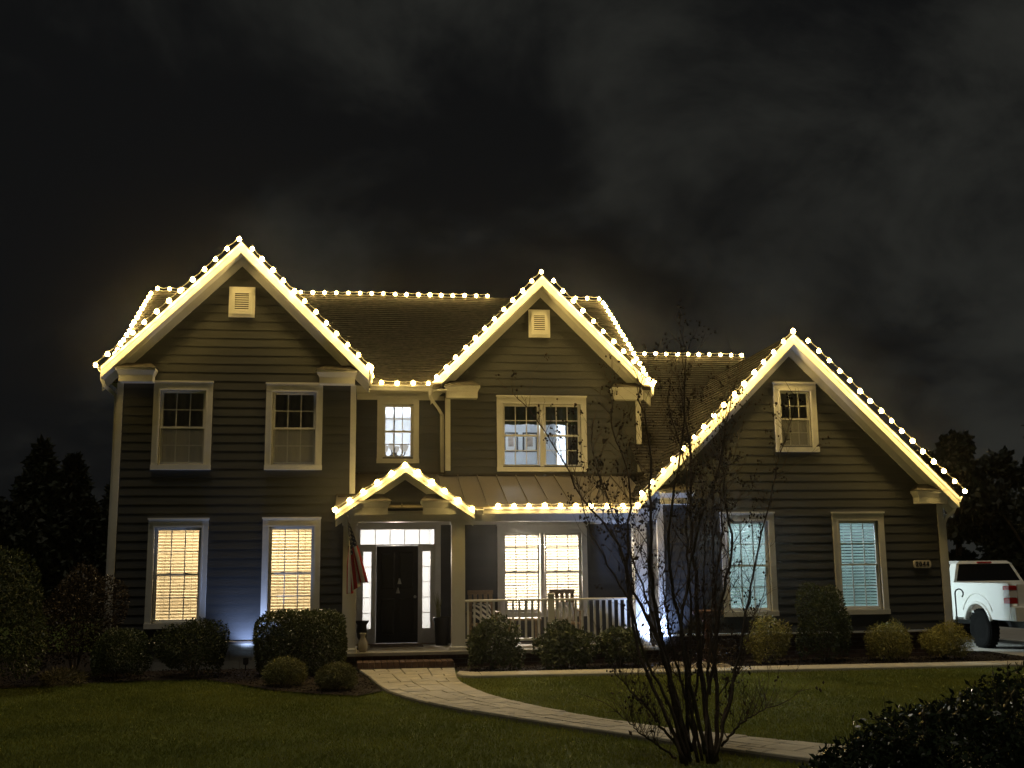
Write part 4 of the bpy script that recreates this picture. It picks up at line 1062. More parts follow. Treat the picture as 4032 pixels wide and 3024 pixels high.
# ------------------------------------------------------------------ plants
def lump_noise(D, k=6, amp=0.16, seed=0):
    g = np.random.default_rng(seed); C = g.normal(size=(k, 3)); C /= np.linalg.norm(C, axis=1)[:, None]
    return 1 + amp * (np.exp(6 * (D @ C.T - 1)).max(1) * 2 - 0.7)
def shrub(name, label, x, y, z0, rx, ry, rz, m, n, size, seed, group=None, box=0.0, aspect=0.5, cat='shrub', amp=0.16, spike=0.0, bare=0.15, stems=7, zlow=-0.7, loose=False):
    s_ = thing(name, label, cat, (x, y, GZ), group); n = int(n * 1.6) if n > 3000 and not loose else n
    g = np.random.default_rng(seed)
    D = g.normal(size=(n, 3)); D /= np.linalg.norm(D, axis=1)[:, None]
    D = D[D[:, 2] > zlow]
    if box:
        q = (np.abs(D) ** 6).sum(1) ** (1 / 6); E_ = D / q[:, None]; D2 = D * (1 - box) + E_ * box
    else: D2 = D
    rad = lump_noise(D, 9, amp, seed) * (1 - g.uniform(0, 1, len(D)) ** 2.2 * 0.5)
    c = np.array([x, y, z0 + rz])
    P = c + D2 * rad[:, None] * np.array([rx, ry, rz])
    if spike: P[:, 2] += g.uniform(0, spike, len(P)) * np.clip(D[:, 2], 0, 1)
    P = P[P[:, 2] > GZ + 0.01]
    global rng
    keep_ = rng; rng = g
    Nn = None
    V, F = leaves(P, size, aspect, N=None if loose else (P - c) / np.array([rx, ry, rz])); rng = keep_
    npmesh('foliage', V, F, m, s_)
    b = MB(); rr = random.Random(seed)
    for k in range(stems):
        a = rr.uniform(0, 6.28); q = rr.uniform(0.3, 0.8)
        b.tube([(x + rr.uniform(-.03, .03), y + rr.uniform(-.03, .03), GZ - 0.02), (x + math.cos(a) * rx * q * 0.4, y + math.sin(a) * ry * q * 0.4, z0 + rz * 0.6), (x + math.cos(a) * rx * q, y + math.sin(a) * ry * q, z0 + rz * (1.1 + 0.5 * rr.random()))], [0.014, 0.009, 0.003], 5)
    b.build('branches', M['bark'], s_)
    return s_
gL = 'foundation shrubs along the left wing'; gP = 'shrubs in front of the porch railing'; gY = 'golden shrubs along the right wing'
shrub('large_shrub', 'tall dark evergreen shrub at the far left edge, higher than the windowsills', -5.55, 17.3, GZ, 0.85, 0.8, 1.0, M['azalea'], 9000, 0.06, 11, amp=0.14, spike=0.06)
shrub('large_shrub', 'tall reddish leaved shrub half hidden behind the dark shrub at far left', -4.75, 19.6, GZ, 0.62, 0.8, 0.86, M['redleaf'], 7000, 0.055, 12, amp=0.28, spike=0.12)
shrub('round_shrub', 'dim round shrub in front of the left corner downspout', -3.96, 18.95, GZ, 0.44, 0.46, 0.39, M['boxwood'], 7000, 0.04, 13, gL, amp=0.22, spike=0.05)
shrub('round_shrub', 'broad rounded shrub below the lit window at the left corner', -2.78, 19.25, GZ, 0.58, 0.55, 0.42, M['boxwood'], 8000, 0.04, 14, gL, amp=0.22, spike=0.05)
shrub('clipped_hedge', 'square clipped hedge left of the front steps, under a lit window', -1.03, 19.2, GZ, 0.71, 0.58, 0.50, M['azalea'], 11000, 0.05, 15, gL, box=0.9, amp=0.05, zlow=-0.9, spike=0.05)
shrub('feathery_shrub', 'small brownish mound shrub in front of the clipped hedge, farther from the path', -1.16, 17.35, GZ - 0.02, 0.32, 0.32, 0.22, M['feather'], 9000, 0.055, 16, 'small mound shrubs at the lawn edge', aspect=0.14, amp=0.06, loose=True)
shrub('feathery_shrub', 'small brownish mound shrub beside the path edge', -0.37, 16.6, GZ - 0.02, 0.29, 0.29, 0.20, M['feather'], 9000, 0.055, 17, 'small mound shrubs at the lawn edge', aspect=0.14, amp=0.06, loose=True)
shrub('grass_tuft', 'low pale tuft of dry grass at the edge of the left lawn', -4.62, 18.25, GZ - 0.03, 0.32, 0.22, 0.13, M['drygrass'], 1600, 0.09, 18, aspect=0.10, cat='plant', stems=2)
shrub('leafy_shrub', 'glossy leafy shrub in front of the porch railing, next to the column', 2.22, 19.15, GZ, 0.47, 0.42, 0.40, M['azalea'], 4800, 0.075, 19, gP, amp=0.28, loose=True, spike=0.06)
shrub('leafy_shrub', 'glossy leafy shrub below the railing post in the middle of the porch', 3.49, 19.15, GZ, 0.46, 0.42, 0.37, M['azalea'], 4800, 0.075, 20, gP, amp=0.28, loose=True, spike=0.06)
shrub('leafy_shrub', 'dim leafy shrub at the right end of the porch, behind the bare tree', 4.48, 19.2, GZ, 0.36, 0.36, 0.33, M['azalea'], 3600, 0.075, 21, gP, amp=0.28, loose=True, spike=0.06)
shrub('golden_shrub', 'golden shrub below the window behind the bare tree', 7.25, 19.25, GZ, 0.36, 0.36, 0.36, M['gold'], 5200, 0.06, 22, gY, amp=0.3, loose=True, spike=0.08, aspect=0.35)
shrub('tall_round_shrub', 'tall dark rounded shrub between the two cool lit windows', 8.28, 19.3, GZ, 0.45, 0.42, 0.66, M['boxwood'], 7500, 0.045, 23, amp=0.25, spike=0.07)
shrub('golden_shrub', 'golden mound shrub below the house number wall, nearer the tall dark shrub', 9.44, 19.2, GZ, 0.39, 0.36, 0.30, M['gold'], 6500, 0.07, 24, gY, aspect=0.16, amp=0.22, loose=True, spike=0.10)
shrub('golden_shrub', 'golden mound shrub at the corner beside the truck', 10.53, 19.2, GZ, 0.39, 0.36, 0.28, M['gold'], 6500, 0.07, 25, gY, aspect=0.16, amp=0.22, loose=True, spike=0.10)
# low twiggy shrub behind the bare tree
shrub('twiggy_shrub', 'low dark twiggy shrub under the bird bath', 6.1, 19.0, GZ, 0.40, 0.3, 0.22, M['redleaf'], 700, 0.05, 26, amp=0.25, stems=22)

# big glossy shrub at the near right corner
fs_ = thing('holly_shrub', 'large glossy dark shrub filling the near right corner', 'shrub', (5.1, 8.4, GZ))
g = np.random.default_rng(31); VV = []
blobs = [(5.15, 8.5, -1.42, 0.95, 0.7, 0.42), (4.55, 8.4, -1.52, 0.7, 0.6, 0.38), (3.98, 8.35, -1.62, 0.55, 0.5, 0.26), (5.9, 8.7, -1.35, 0.9, 0.8, 0.50)]
P = []
for (bx, by, bz, a, b, c) in blobs:
    D = g.normal(size=(5200, 3)); D /= np.linalg.norm(D, axis=1)[:, None]; q = (1 - g.uniform(0, 1, 5200) ** 2 * 0.45) * lump_noise(D, 12, 0.15, int(bx * 100))
    P.append(np.array([bx, by, bz]) + D * q[:, None] * np.array([a, b, c]))
P = np.vstack(P); P = P[P[:, 2] > GZ]
V, F = leaves(P, 0.062, 0.42)
npmesh('foliage', V, F, M['holly'], fs_)
b = MB(); sp = []
for k in range(34):   # upright shoots standing above the body
    bx = g.uniform(3.9, 5.9); by = g.uniform(8.0, 8.8); z0_ = -1.55 + (bx - 3.9) * 0.28; L_ = g.uniform(0.18, 0.42); tx, ty = g.normal(0, 0.05, 2)
    b.tube([(bx, by, z0_), (bx + tx, by + ty, z0_ + L_)], [0.005, 0.002], 4)
    for q in range(9): f_ = q / 9; sp.append((bx + tx * f_, by + ty * f_, z0_ + L_ * f_))
b.build('shoots', M['bark'], fs_, kind='stuff')
V, F = leaves(np.array(sp), 0.06, 0.4, droop=-0.6); npmesh('shoot_leaves', V, F, M['holly'], fs_)

# bare multi-stemmed tree in the front lawn
tr = thing('bare_tree', 'bare multi-stemmed tree with dry seed heads standing in front of the house', 'tree', (2.96, 9.75, GZ))
STEMS = [
 [(2.98, -1.7), (2.8, -0.88), (2.59, -0.14), (2.57, 0.23), (2.56, 1.12), (2.48, 1.65)],
 [(2.93, -1.7), (2.52, -0.8), (2.48, -0.39), (2.4, 0.23), (2.05, 0.61), (1.84, 1.02), (1.67, 1.33), (1.55, 1.51)],
 [(2.96, -1.7), (2.89, -0.64), (2.7, -0.02), (2.72, 0.61), (2.8, 1.18), (2.82, 1.87)],
 [(3.0, -1.7), (3.0, -0.88), (3.04, -0.15), (3.04, 0.48), (3.09, 1.13), (3.03, 1.78)],
 [(3.01, -1.7), (3.12, -0.59), (3.22, -0.02), (3.35, 0.35), (3.34, 0.82), (3.48, 0.97)],
 [(3.03, -1.13), (3.15, -0.52), (3.26, -0.02), (3.33, 0.15), (3.31, 0.48), (3.26, 0.97), (3.32, 1.44)],
 [(3.02, -1.4), (3.28, -1.01), (3.42, -0.8), (3.58, -0.4)],
 [(2.92, -1.6), (2.56, -1.23), (2.31, -0.99), (2.21, -0.89)],
 [(2.92, -1.67), (2.45, -1.42), (2.3, -1.3)],
 [(2.98, -1.6), (2.76, -0.64), (2.8, -0.14), (2.95, 0.41), (3.16, 0.87), (3.24, 1.52)],
 [(2.95, -1.6), (2.68, -0.51), (2.41, -0.14), (2.5, 0.87), (2.3, 1.43), (2.33, 1.57)],
 [(3.02, -1.56), (3.27, -1.33), (3.48, -1.19)]]
THICK = [0.023, 0.016, 0.018, 0.026, 0.020, 0.016, 0.011, 0.012, 0.010, 0.018, 0.018, 0.010]
rr = random.Random(5)
for k in range(8):
    a = -0.56 + 0.92 * k / 7 + rr.uniform(-0.06, 0.06); L_ = rr.uniform(1.9, 3.3) * (1 - 0.35 * abs(a)); x0_ = 2.97 + a * 0.25; z0_ = -1.68; st_ = [(x0_, z0_)]
    for q in range(1, 6):
        f_ = q / 5; st_.append((x0_ + math.sin(a) * L_ * f_ * (0.55 + 0.25 * f_) + rr.gauss(0, .035), z0_ + L_ * f_))
    STEMS.append(st_); THICK.append(rr.uniform(0.009, 0.014))
twigs = MB(); seeds = []; dead = []
def curve(pts, n):
    P = np.array(pts); d = np.r_[0, np.cumsum(np.linalg.norm(np.diff(P, axis=0), axis=1))]; s_ = np.linspace(0, d[-1], n)
    Q = np.stack([np.interp(s_, d, P[:, k]) for k in range(3)], 1)
    for _ in range(2): Q[1:-1] = 0.5 * Q[1:-1] + 0.25 * (Q[:-2] + Q[2:])
    return Q
def twig(p, d, L, r, depth):
    n = 5; pts = [Vector(p)]; d = Vector(d).normalized()
    for k in range(n):
        d = (d + Vector((rr.gauss(0, .16), rr.gauss(0, .16), rr.gauss(0.06, .12)))).normalized(); pts.append(pts[-1] + d * L / n)
    twigs.tube(pts, [r * (1 - 0.75 * k / n) for k in range(n + 1)], 5 if r > 0.004 else 3)
    if depth > 0:
        for q in range(rr.randint(2, 4)):
            k = rr.randint(1, n); side = Vector((rr.gauss(0, 1), rr.gauss(0, 1), rr.gauss(0.3, .6))).normalized()
            twig(pts[k], (d + side * 0.8), L * rr.uniform(0.45, 0.75), r * 0.6, depth - 1)
    else:
        if rr.random() < (0.40 if pts[-1].z > 0.3 else (0.10 if pts[-1].z > -0.7 else 0.12)): seeds.append(tuple(pts[-1]))
        if rr.random() < 0.06: dead.append(tuple(pts[rr.randint(1, n)]))
for i, (st_, th) in enumerate(zip(STEMS, THICK)):
    dy = rr.uniform(-0.55, 0.45); n = len(st_)
    bx, by = ((-0.16, .05), (-0.10, -.08), (-0.05, .1), (0.07, -.02), (0.12, .07), (0.05, .12), (0.1, -.1), (-0.12, -.05), (-.14, .1), (0.0, -.12), (-.06, 0), (.14, 0))[i] if i < 12 else (0, rr.uniform(-.15, .15))
    pts = [(x + bx * (1 - k / (n - 1)) ** 2 + rr.gauss(0, .01), 9.75 + by * (1 - k / (n - 1)) ** 2 + dy * (k / (n - 1)) ** 0.8 + rr.gauss(0, 0.02), z) for k, (x, z) in enumerate(st_)]
    Q = curve(pts, 26); Q[1:] += np.array([[rr.gauss(0, .008), rr.gauss(0, .008), 0] for _ in range(25)])
    rad = [th * (1 - 0.86 * k / 25) + 0.0025 for k in range(26)]
    MB().tube([tuple(q) for q in Q], rad, 8).build('stem', M['bark'], tr, smooth=True)
    for k in range(4, 26):
        if rr.random() < (0.45 if k < 9 else 0.99):
            side = Vector((rr.choice((-1, 1)) * rr.uniform(0.3, 0.9), rr.gauss(0, .5), rr.uniform(0.7, 1.8)))
            if rr.random() < (0.3 if k < 10 else 0.95): twig(Q[k], Vector((rr.choice((-1, 1)) * rr.uniform(0.25, 0.8), rr.gauss(0, .5), rr.uniform(0.8, 2.0))), rr.uniform(0.15, 0.38), 0.003, 1)
            twig(Q[k], side, rr.uniform(0.18, 0.5) * (0.8 if th < 0.02 else 1), max(0.003, rad[k] * 0.4), 1 if rr.random() < 0.75 else 2)
    twig(Q[-1], Vector(Q[-1] - Q[-3]), 0.35, 0.005, 1)
twigs.build('twigs', M['bark'], tr)
t = MB()
for (x, y, z) in seeds:
    for q in range(rr.randint(2, 6)):
        r = rr.uniform(0.006, 0.013); a, b, c = x + rr.gauss(0, .02), y + rr.gauss(0, .02), z + rr.gauss(0.01, .025)
        t.add([(a + r, b, c), (a - r, b, c), (a, b + r, c), (a, b - r, c), (a, b, c + r * 1.3), (a, b, c - r * 1.2)], [(0, 2, 4), (2, 1, 4), (1, 3, 4), (3, 0, 4), (2, 0, 5), (1, 2, 5), (3, 1, 5), (0, 3, 5)])
t.build('seed_heads', M['seed'], tr)
V, F = leaves(np.array(dead), 0.06, 0.5, droop=0.8); npmesh('dry_leaves', V, F, M['deadleaf'], tr)
print('seeds', len(seeds), 'leaves', len(dead))

# background trees
def conifer(label, x, y, h, w, seed, m='conifer', group='dark trees beyond the house'):
    t_ = thing('conifer_tree', label, 'tree', (x, y, GZ), group); g = np.random.default_rng(seed)
    MB().tube([(x, y, GZ - 0.05), (x + 0.05, y, GZ + h * 0.6), (x, y, GZ + h * 0.98)], [w * 0.09, w * 0.05, 0.02], 8).build('trunk', M['bark'], t_)
    n = 7000; u = g.uniform(0, 1, n) ** 0.8; a = g.uniform(0, 6.283, n)
    lay = 0.75 + 0.35 * np.abs(np.sin(u * h * 2.2 + 0.8 * np.sin(a * 3 + seed))); r = w * (1 - u) ** 0.75 * lay * np.sqrt(g.uniform(0.25, 1, n))
    P = np.c_[x + r * np.cos(a), y + r * np.sin(a), GZ + 0.3 + u * (h - 0.3)]
    V, F = leaves(P, 0.34, 0.4, droop=0.3); npmesh('crown', V, F, M[m], t_)
def broadleaf(label, x, y, h, w, seed, group='dark trees beyond the house'):
    t_ = thing('broadleaf_tree', label, 'tree', (x, y, GZ), group); g = np.random.default_rng(seed); b = MB()
    b.tube([(x, y, GZ - 0.05), (x + 0.1, y, GZ + h * 0.4), (x, y, GZ + h * 0.8)], [w * 0.08, w * 0.06, 0.03], 8)
    C = []
    for k in range(12):
        a = g.uniform(0, 6.283); q = g.uniform(0.2, 0.75); c = (x + math.cos(a) * w * q, y + math.sin(a) * w * q, GZ + h * g.uniform(0.14, 0.86)); C.append(c)
        b.tube([(x, y, GZ + h * 0.35), ((x + c[0]) / 2, (y + c[1]) / 2, (GZ + h * 0.4 + c[2]) / 2), c], [w * 0.035, w * 0.02, 0.01], 5)
    b.build('trunk', M['bark'], t_); P = []
    for c in C:
        D = g.normal(size=(750, 3)); D /= np.linalg.norm(D, axis=1)[:, None]; P.append(np.array(c) + D * (g.uniform(0, 1, 750) ** 0.5 * w * g.uniform(0.3, 0.45))[:, None] * np.array([1, 1, 0.8]))
    V, F = leaves(np.vstack(P), 0.30, 0.6); npmesh('crown', V, F, M['darktree'], t_)
conifer('tallest dark conifer beyond the left side of the house', -11.75, 42, 6.45, 2.0, 41)
conifer('second dark conifer close beside the tallest one on the left', -10.75, 42.6, 6.0, 1.9, 42)
conifer('lower dark conifer nearest the left wall of the house', -9.2, 43, 5.1, 1.7, 43)
broadleaf('low dark broadleaf tree at the far left behind the shrubs', -13.2, 40, 4.6, 2.0, 44)
broadleaf('dark tree showing just above the right eave beyond the truck', 23.9, 42, 7.7, 1.7, 45)
broadleaf('tall dark tree at the right edge of the view', 27.7, 41.5, 10.6, 1.9, 46)
broadleaf('dark tree between the tall right edge tree and the lower one', 25.9, 43, 7.0, 1.5, 47)
broadleaf('low dark tree behind the truck cab', 22.3, 45, 5.0, 1.9, 48)
broadleaf('dark tree behind the truck bed, below the tall edge tree', 25.2, 39, 5.2, 2.2, 49)

broadleaf('wide low dark tree filling the gap behind the truck', 26.4, 37, 3.7, 2.7, 50)
# ------------------------------------------------------------------ garden things
for i, (x, y, r, lab) in enumerate(((4.95, 18.35, 0.10, 'flat pale stone nearest the porch at the bed edge'), (5.2, 18.4, 0.13, 'tan stone behind the bare tree stems'), (5.48, 18.3, 0.09, 'small tan stone touching the kerb'), (5.72, 18.42, 0.14, 'largest tan stone of the row by the kerb'), (6.05, 18.35, 0.11, 'tan stone at the right end of the stone row'), (5.35, 18.75, 0.12, 'dark tan stone farther back below the bird bath'))):
    g = np.random.default_rng(60 + i); D = []
    m = MB(); rings = [(0.0, -0.5), (0.75, -0.45), (1.0, 0.0), (0.7, 0.42), (0.0, 0.55)]
    m.lathe([(a * r * 1.3, b * r) for a, b in rings], (x, y, GZ + r * 0.42), 9)
    m.v = [(a + g.normal(0, r * .07), b + g.normal(0, r * .07), c + g.normal(0, r * .05)) for a, b, c in m.v]
    tag(m.build('stone', M['stone'], None, (x, y, GZ)), lab, 'stone', 'stones along the kerb')
bb = thing('bird_bath', 'terracotta bird bath in the bed beside the porch corner', 'bird bath', (6.15, 19.5, GZ))
MB().lathe([(0.0, 0.0), (0.16, 0.0), (0.17, 0.05), (0.09, 0.10), (0.06, 0.22), (0.075, 0.45), (0.055, 0.70), (0.10, 0.80), (0.0, 0.80)], (6.15, 19.5, GZ), 18).build('pedestal', M['terra'], bb, smooth=False)
MB().lathe([(0.05, 0.801), (0.18, 0.83), (0.27, 0.90), (0.285, 0.94), (0.265, 0.945), (0.20, 0.885), (0.0, 0.86)], (6.15, 19.5, GZ), 24).build('bowl', M['terra'], bb, smooth=True)
def spotlight(x, y, tx, ty, tz, label, w, ang=100):
    s_ = thing('garden_spotlight', label, 'spotlight', (x, y, GZ), 'cool garden spotlights')
    d = (Vector((tx, ty, tz)) - Vector((x, y, GZ + 0.16))).normalized(); q = d.to_track_quat('Z', 'Y').to_matrix()
    MB().lathe([(0.012, -0.12), (0.012, 0.14)], (x, y, GZ), 6).build('stake', M['black'], s_)
    m = MB().lathe([(0.02, -0.05), (0.045, -0.04), (0.05, 0.06), (0.042, 0.06), (0.04, 0.03), (0.0, 0.03)], (0, 0, 0), 12); m.v = [tuple(q @ Vector(v) + Vector((x, y, GZ + 0.16))) for v in m.v]; m.build('housing', M['black'], s_)
    m = MB().lathe([(0.0, 0.034), (0.039, 0.034), (0.039, 0.038), (0.0, 0.042)], (0, 0, 0), 12); m.v = [tuple(q @ Vector(v) + Vector((x, y, GZ + 0.16))) for v in m.v]; m.build('lens', M['spotlens'], s_)
    l = bpy.data.lights.new('garden_spotlight_beam', 'SPOT'); l.energy = w; l.color = (0.44, 0.59, 1.0); l.spot_size = R(ang); l.spot_blend = 0.9; l.shadow_soft_size = 0.03
    o = bpy.data.objects.new('garden_spotlight_beam', l); COL.objects.link(o); p = Vector((x, y, GZ + 0.16)) + d * 0.065
    o.location = (p.x * S, p.y * S, (p.z - GZ) * S); o.rotation_euler = (-d).to_track_quat('Z', 'Y').to_euler()
spotlight(-2.02, 20.14, -2.05, 20.46, -0.5, 'small cool spotlight on the ground below the left wing wall', SPOT_W * 0.6, 100)
spotlight(5.36, 19.72, 5.32, 20.1, 0.2, 'small cool spotlight at the foot of the right porch column', SPOT_W * 1.45, 110)

# shepherd hook beside the truck
hk = MB(); ht = [(11.48, 20.4, GZ - 0.05), (11.48, 20.4, -0.55)]
for a in np.linspace(math.pi, -0.9, 12): ht.append((11.48 + 0.085 + 0.085 * math.cos(a), 20.4, -0.55 + 0.085 * math.sin(a)))
hk.tube(ht, 0.013, 6)
tag(hk.build('shepherd_hook', M['black'], None, (11.48, 20.4, GZ), smooth=True), 'thin black shepherd hook standing in front of the white truck', 'garden hook')

# porch things
ur = thing('urn', 'black urn standing left of the front door', 'urn', (-0.01, 20.75, -1.41))
MB().lathe([(0.0, 0), (0.10, 0), (0.10, 0.03), (0.045, 0.07), (0.04, 0.14), (0.085, 0.22), (0.10, 0.34), (0.085, 0.44), (0.125, 0.50), (0.125, 0.52), (0.075, 0.50), (0.0, 0.48)], (-0.01, 20.75, -1.41), 20).build('bowl', M['black'], ur, smooth=True)
vz = thing('vase', 'pale glass vase on the porch edge in front of the black urn', 'vase', (0.01, 20.12, -1.41))
MB().lathe([(0.0, 0), (0.055, 0), (0.085, 0.05), (0.095, 0.11), (0.075, 0.19), (0.045, 0.25), (0.05, 0.30), (0.07, 0.33), (0.06, 0.33), (0.04, 0.29), (0.0, 0.05)], (0.01, 20.12, -1.41), 20).build('body', M['clearvase'], vz, smooth=True)
pl = thing('planter', 'tall black planter with thin grass right of the front door', 'planter', (1.51, 21.5, -1.41))
MB().lathe([(0.0, 0), (0.115, 0), (0.12, 0.02), (0.135, 0.30), (0.16, 0.46), (0.175, 0.52), (0.165, 0.535), (0.145, 0.50), (0.0, 0.47)], (1.51, 21.5, -1.41), 22).build('pot', M['black'], pl, smooth=True)
g = np.random.default_rng(71); b = MB()
for k in range(26):
    a = g.uniform(0, 6.28); q = g.uniform(0.02, 0.12); H_ = g.uniform(0.3, 0.55)
    b.tube([(1.45 + math.cos(a) * 0.03, 21.5 + math.sin(a) * 0.03, -0.95), (1.44 + math.cos(a) * q * 0.5, 21.5 + math.sin(a) * q * 0.5, -0.92 + H_ * 0.6), (1.43 + math.cos(a) * q, 21.5 + math.sin(a) * q, -0.92 + H_)], [0.006, 0.005, 0.001], 3)
b.build('grass_leaves', M['feather'], pl)
tag(MB().bbox(0.15, 1.15, 21.2, 21.85, -1.409, -1.395, 0.004).build('door_mat', M['rug'], None, (0.65, 21.5, -1.41)), 'dark door mat lying in front of the black door', 'door mat')

def stripes_mat():
    m = bpy.data.materials.new('striped_fabric'); m.use_nodes = True; nt = m.node_tree; b = nt.nodes['Principled BSDF']; b.inputs['Roughness'].default_value = 0.9
    tcn = nt.nodes.new('ShaderNodeTexCoord'); w_ = nt.nodes.new('ShaderNodeTexWave'); w_.inputs['Scale'].default_value = 4.2; w_.bands_direction = 'DIAGONAL'
    nt.links.new(tcn.outputs['Object'], w_.inputs[0]); rp = nt.nodes.new('ShaderNodeValToRGB'); rp.color_ramp.interpolation = 'CONSTANT'
    rp.color_ramp.elements[0].color = (0.03, 0.03, 0.04, 1); rp.color_ramp.elements[1].position = 0.5; rp.color_ramp.elements[1].color = (0.75, 0.73, 0.70, 1)
    nt.links.new(w_.outputs['Fac'], rp.inputs[0]); nt.links.new(rp.outputs[0], b.inputs['Base Color'])
    return m
M['stripe'] = stripes_mat()
M['cushion'] = mat('pale_cushion', (0.60, 0.58, 0.54), 0.9, var=0.05)
def porch_chair(x, y, label):
    c = thing('porch_chair', label, 'chair', (x, y, -1.41), 'wooden chairs on the porch')
    for sx in (-1, 1):
        for sy in (-1, 1): MB().box(x + sx * 0.24 - 0.02, x + sx * 0.24 + 0.02, y + sy * 0.2 - 0.02, y + sy * 0.2 + 0.02, -1.41, -1.02 if sy < 0 else -0.98).build('leg', M['wood'], c)
        MB().box(x + sx * 0.27 - 0.035, x + sx * 0.27 + 0.035, y - 0.27, y + 0.24, -0.80, -0.775).build('armrest', M['wood'], c)
        MB().box(x + sx * 0.25 - 0.018, x + sx * 0.25 + 0.018, y - 0.2, y - 0.16, -1.02, -0.80).build('arm_post', M['wood'], c)
    MB().bbox(x - 0.23, x + 0.23, y - 0.24, y + 0.22, -1.03, -0.99, 0.01).build('seat', M['wood'], c)
    for k in range(5):
        xx = x - 0.2 + k * 0.1
        MB().hexa([(xx - 0.035, y + 0.2, -0.99), (xx + 0.035, y + 0.2, -0.99), (xx + 0.035, y + 0.225, -0.99), (xx - 0.035, y + 0.225, -0.99), (xx - 0.035, y + 0.34, -0.42), (xx + 0.035, y + 0.34, -0.42), (xx + 0.035, y + 0.36, -0.42), (xx - 0.035, y + 0.36, -0.42)]).build('back_slat', M['wood'], c)
    MB().hexa([(x - 0.25, y + 0.325, -0.46), (x + 0.25, y + 0.325, -0.46), (x + 0.25, y + 0.375, -0.46), (x - 0.25, y + 0.375, -0.46), (x - 0.25, y + 0.345, -0.38), (x + 0.25, y + 0.345, -0.38), (x + 0.25, y + 0.385, -0.38), (x - 0.25, y + 0.385, -0.38)]).build('top_slat', M['wood'], c)
def pillow(x, y, z, w, h, d, m, label, group, tilt=0.3):
    n = 8; vs = []
    for sgn in (1, -1):
        for j in range(n + 1):
            for i in range(n + 1):
                u, v = 2 * i / n - 1, 2 * j / n - 1; t_ = d * max(0, (1 - u ** 4)) ** 0.5 * max(0, (1 - v ** 4)) ** 0.5; px_ = u * w / 2 * (1 - 0.06 * v * v); pz_ = v * h / 2 * (1 - 0.06 * u * u)
                vs.append((x + px_, y - sgn * t_ / 2 + pz_ * tilt, z + h / 2 + pz_))
    k = (n + 1) ** 2; fs = []
    for s_ in (0, 1):
        for j in range(n):
            for i in range(n):
                a = s_ * k + j * (n + 1) + i; q = (a, a + 1, a + n + 2, a + n + 1); fs.append(q if s_ == 0 else q[::-1])
    return tag(MB().add(vs, fs).build('pillow', m, None, (x, y, z), smooth=True), label, 'pillow', group)
porch_chair(2.25, 21.05, 'wooden porch chair with a striped pillow, nearer the front door')
porch_chair(3.85, 21.05, 'wooden porch chair with a pale pillow, behind the railing post')
pillow(2.25, 21.12, -0.985, 0.36, 0.36, 0.14, M['stripe'], 'black and white striped pillow on the porch chair', 'pillows on the porch chairs')
pillow(3.85, 21.12, -0.985, 0.36, 0.36, 0.14, M['cushion'], 'plain pale pillow on the porch chair', 'pillows on the porch chairs')
tb = thing('side_table', 'small wooden table between the two porch chairs', 'table', (3.05, 21.2, -1.41))
MB().bbox(2.72, 3.38, 20.95, 21.45, -0.95, -0.91, 0.01).build('table_top', M['wood'], tb)
for sx in (-1, 1):
    for sy in (-1, 1): MB().box(3.05 + sx * 0.28 - 0.022, 3.05 + sx * 0.28 + 0.022, 21.2 + sy * 0.2 - 0.022, 21.2 + sy * 0.2 + 0.022, -1.41, -0.95).build('leg', M['wood'], tb)

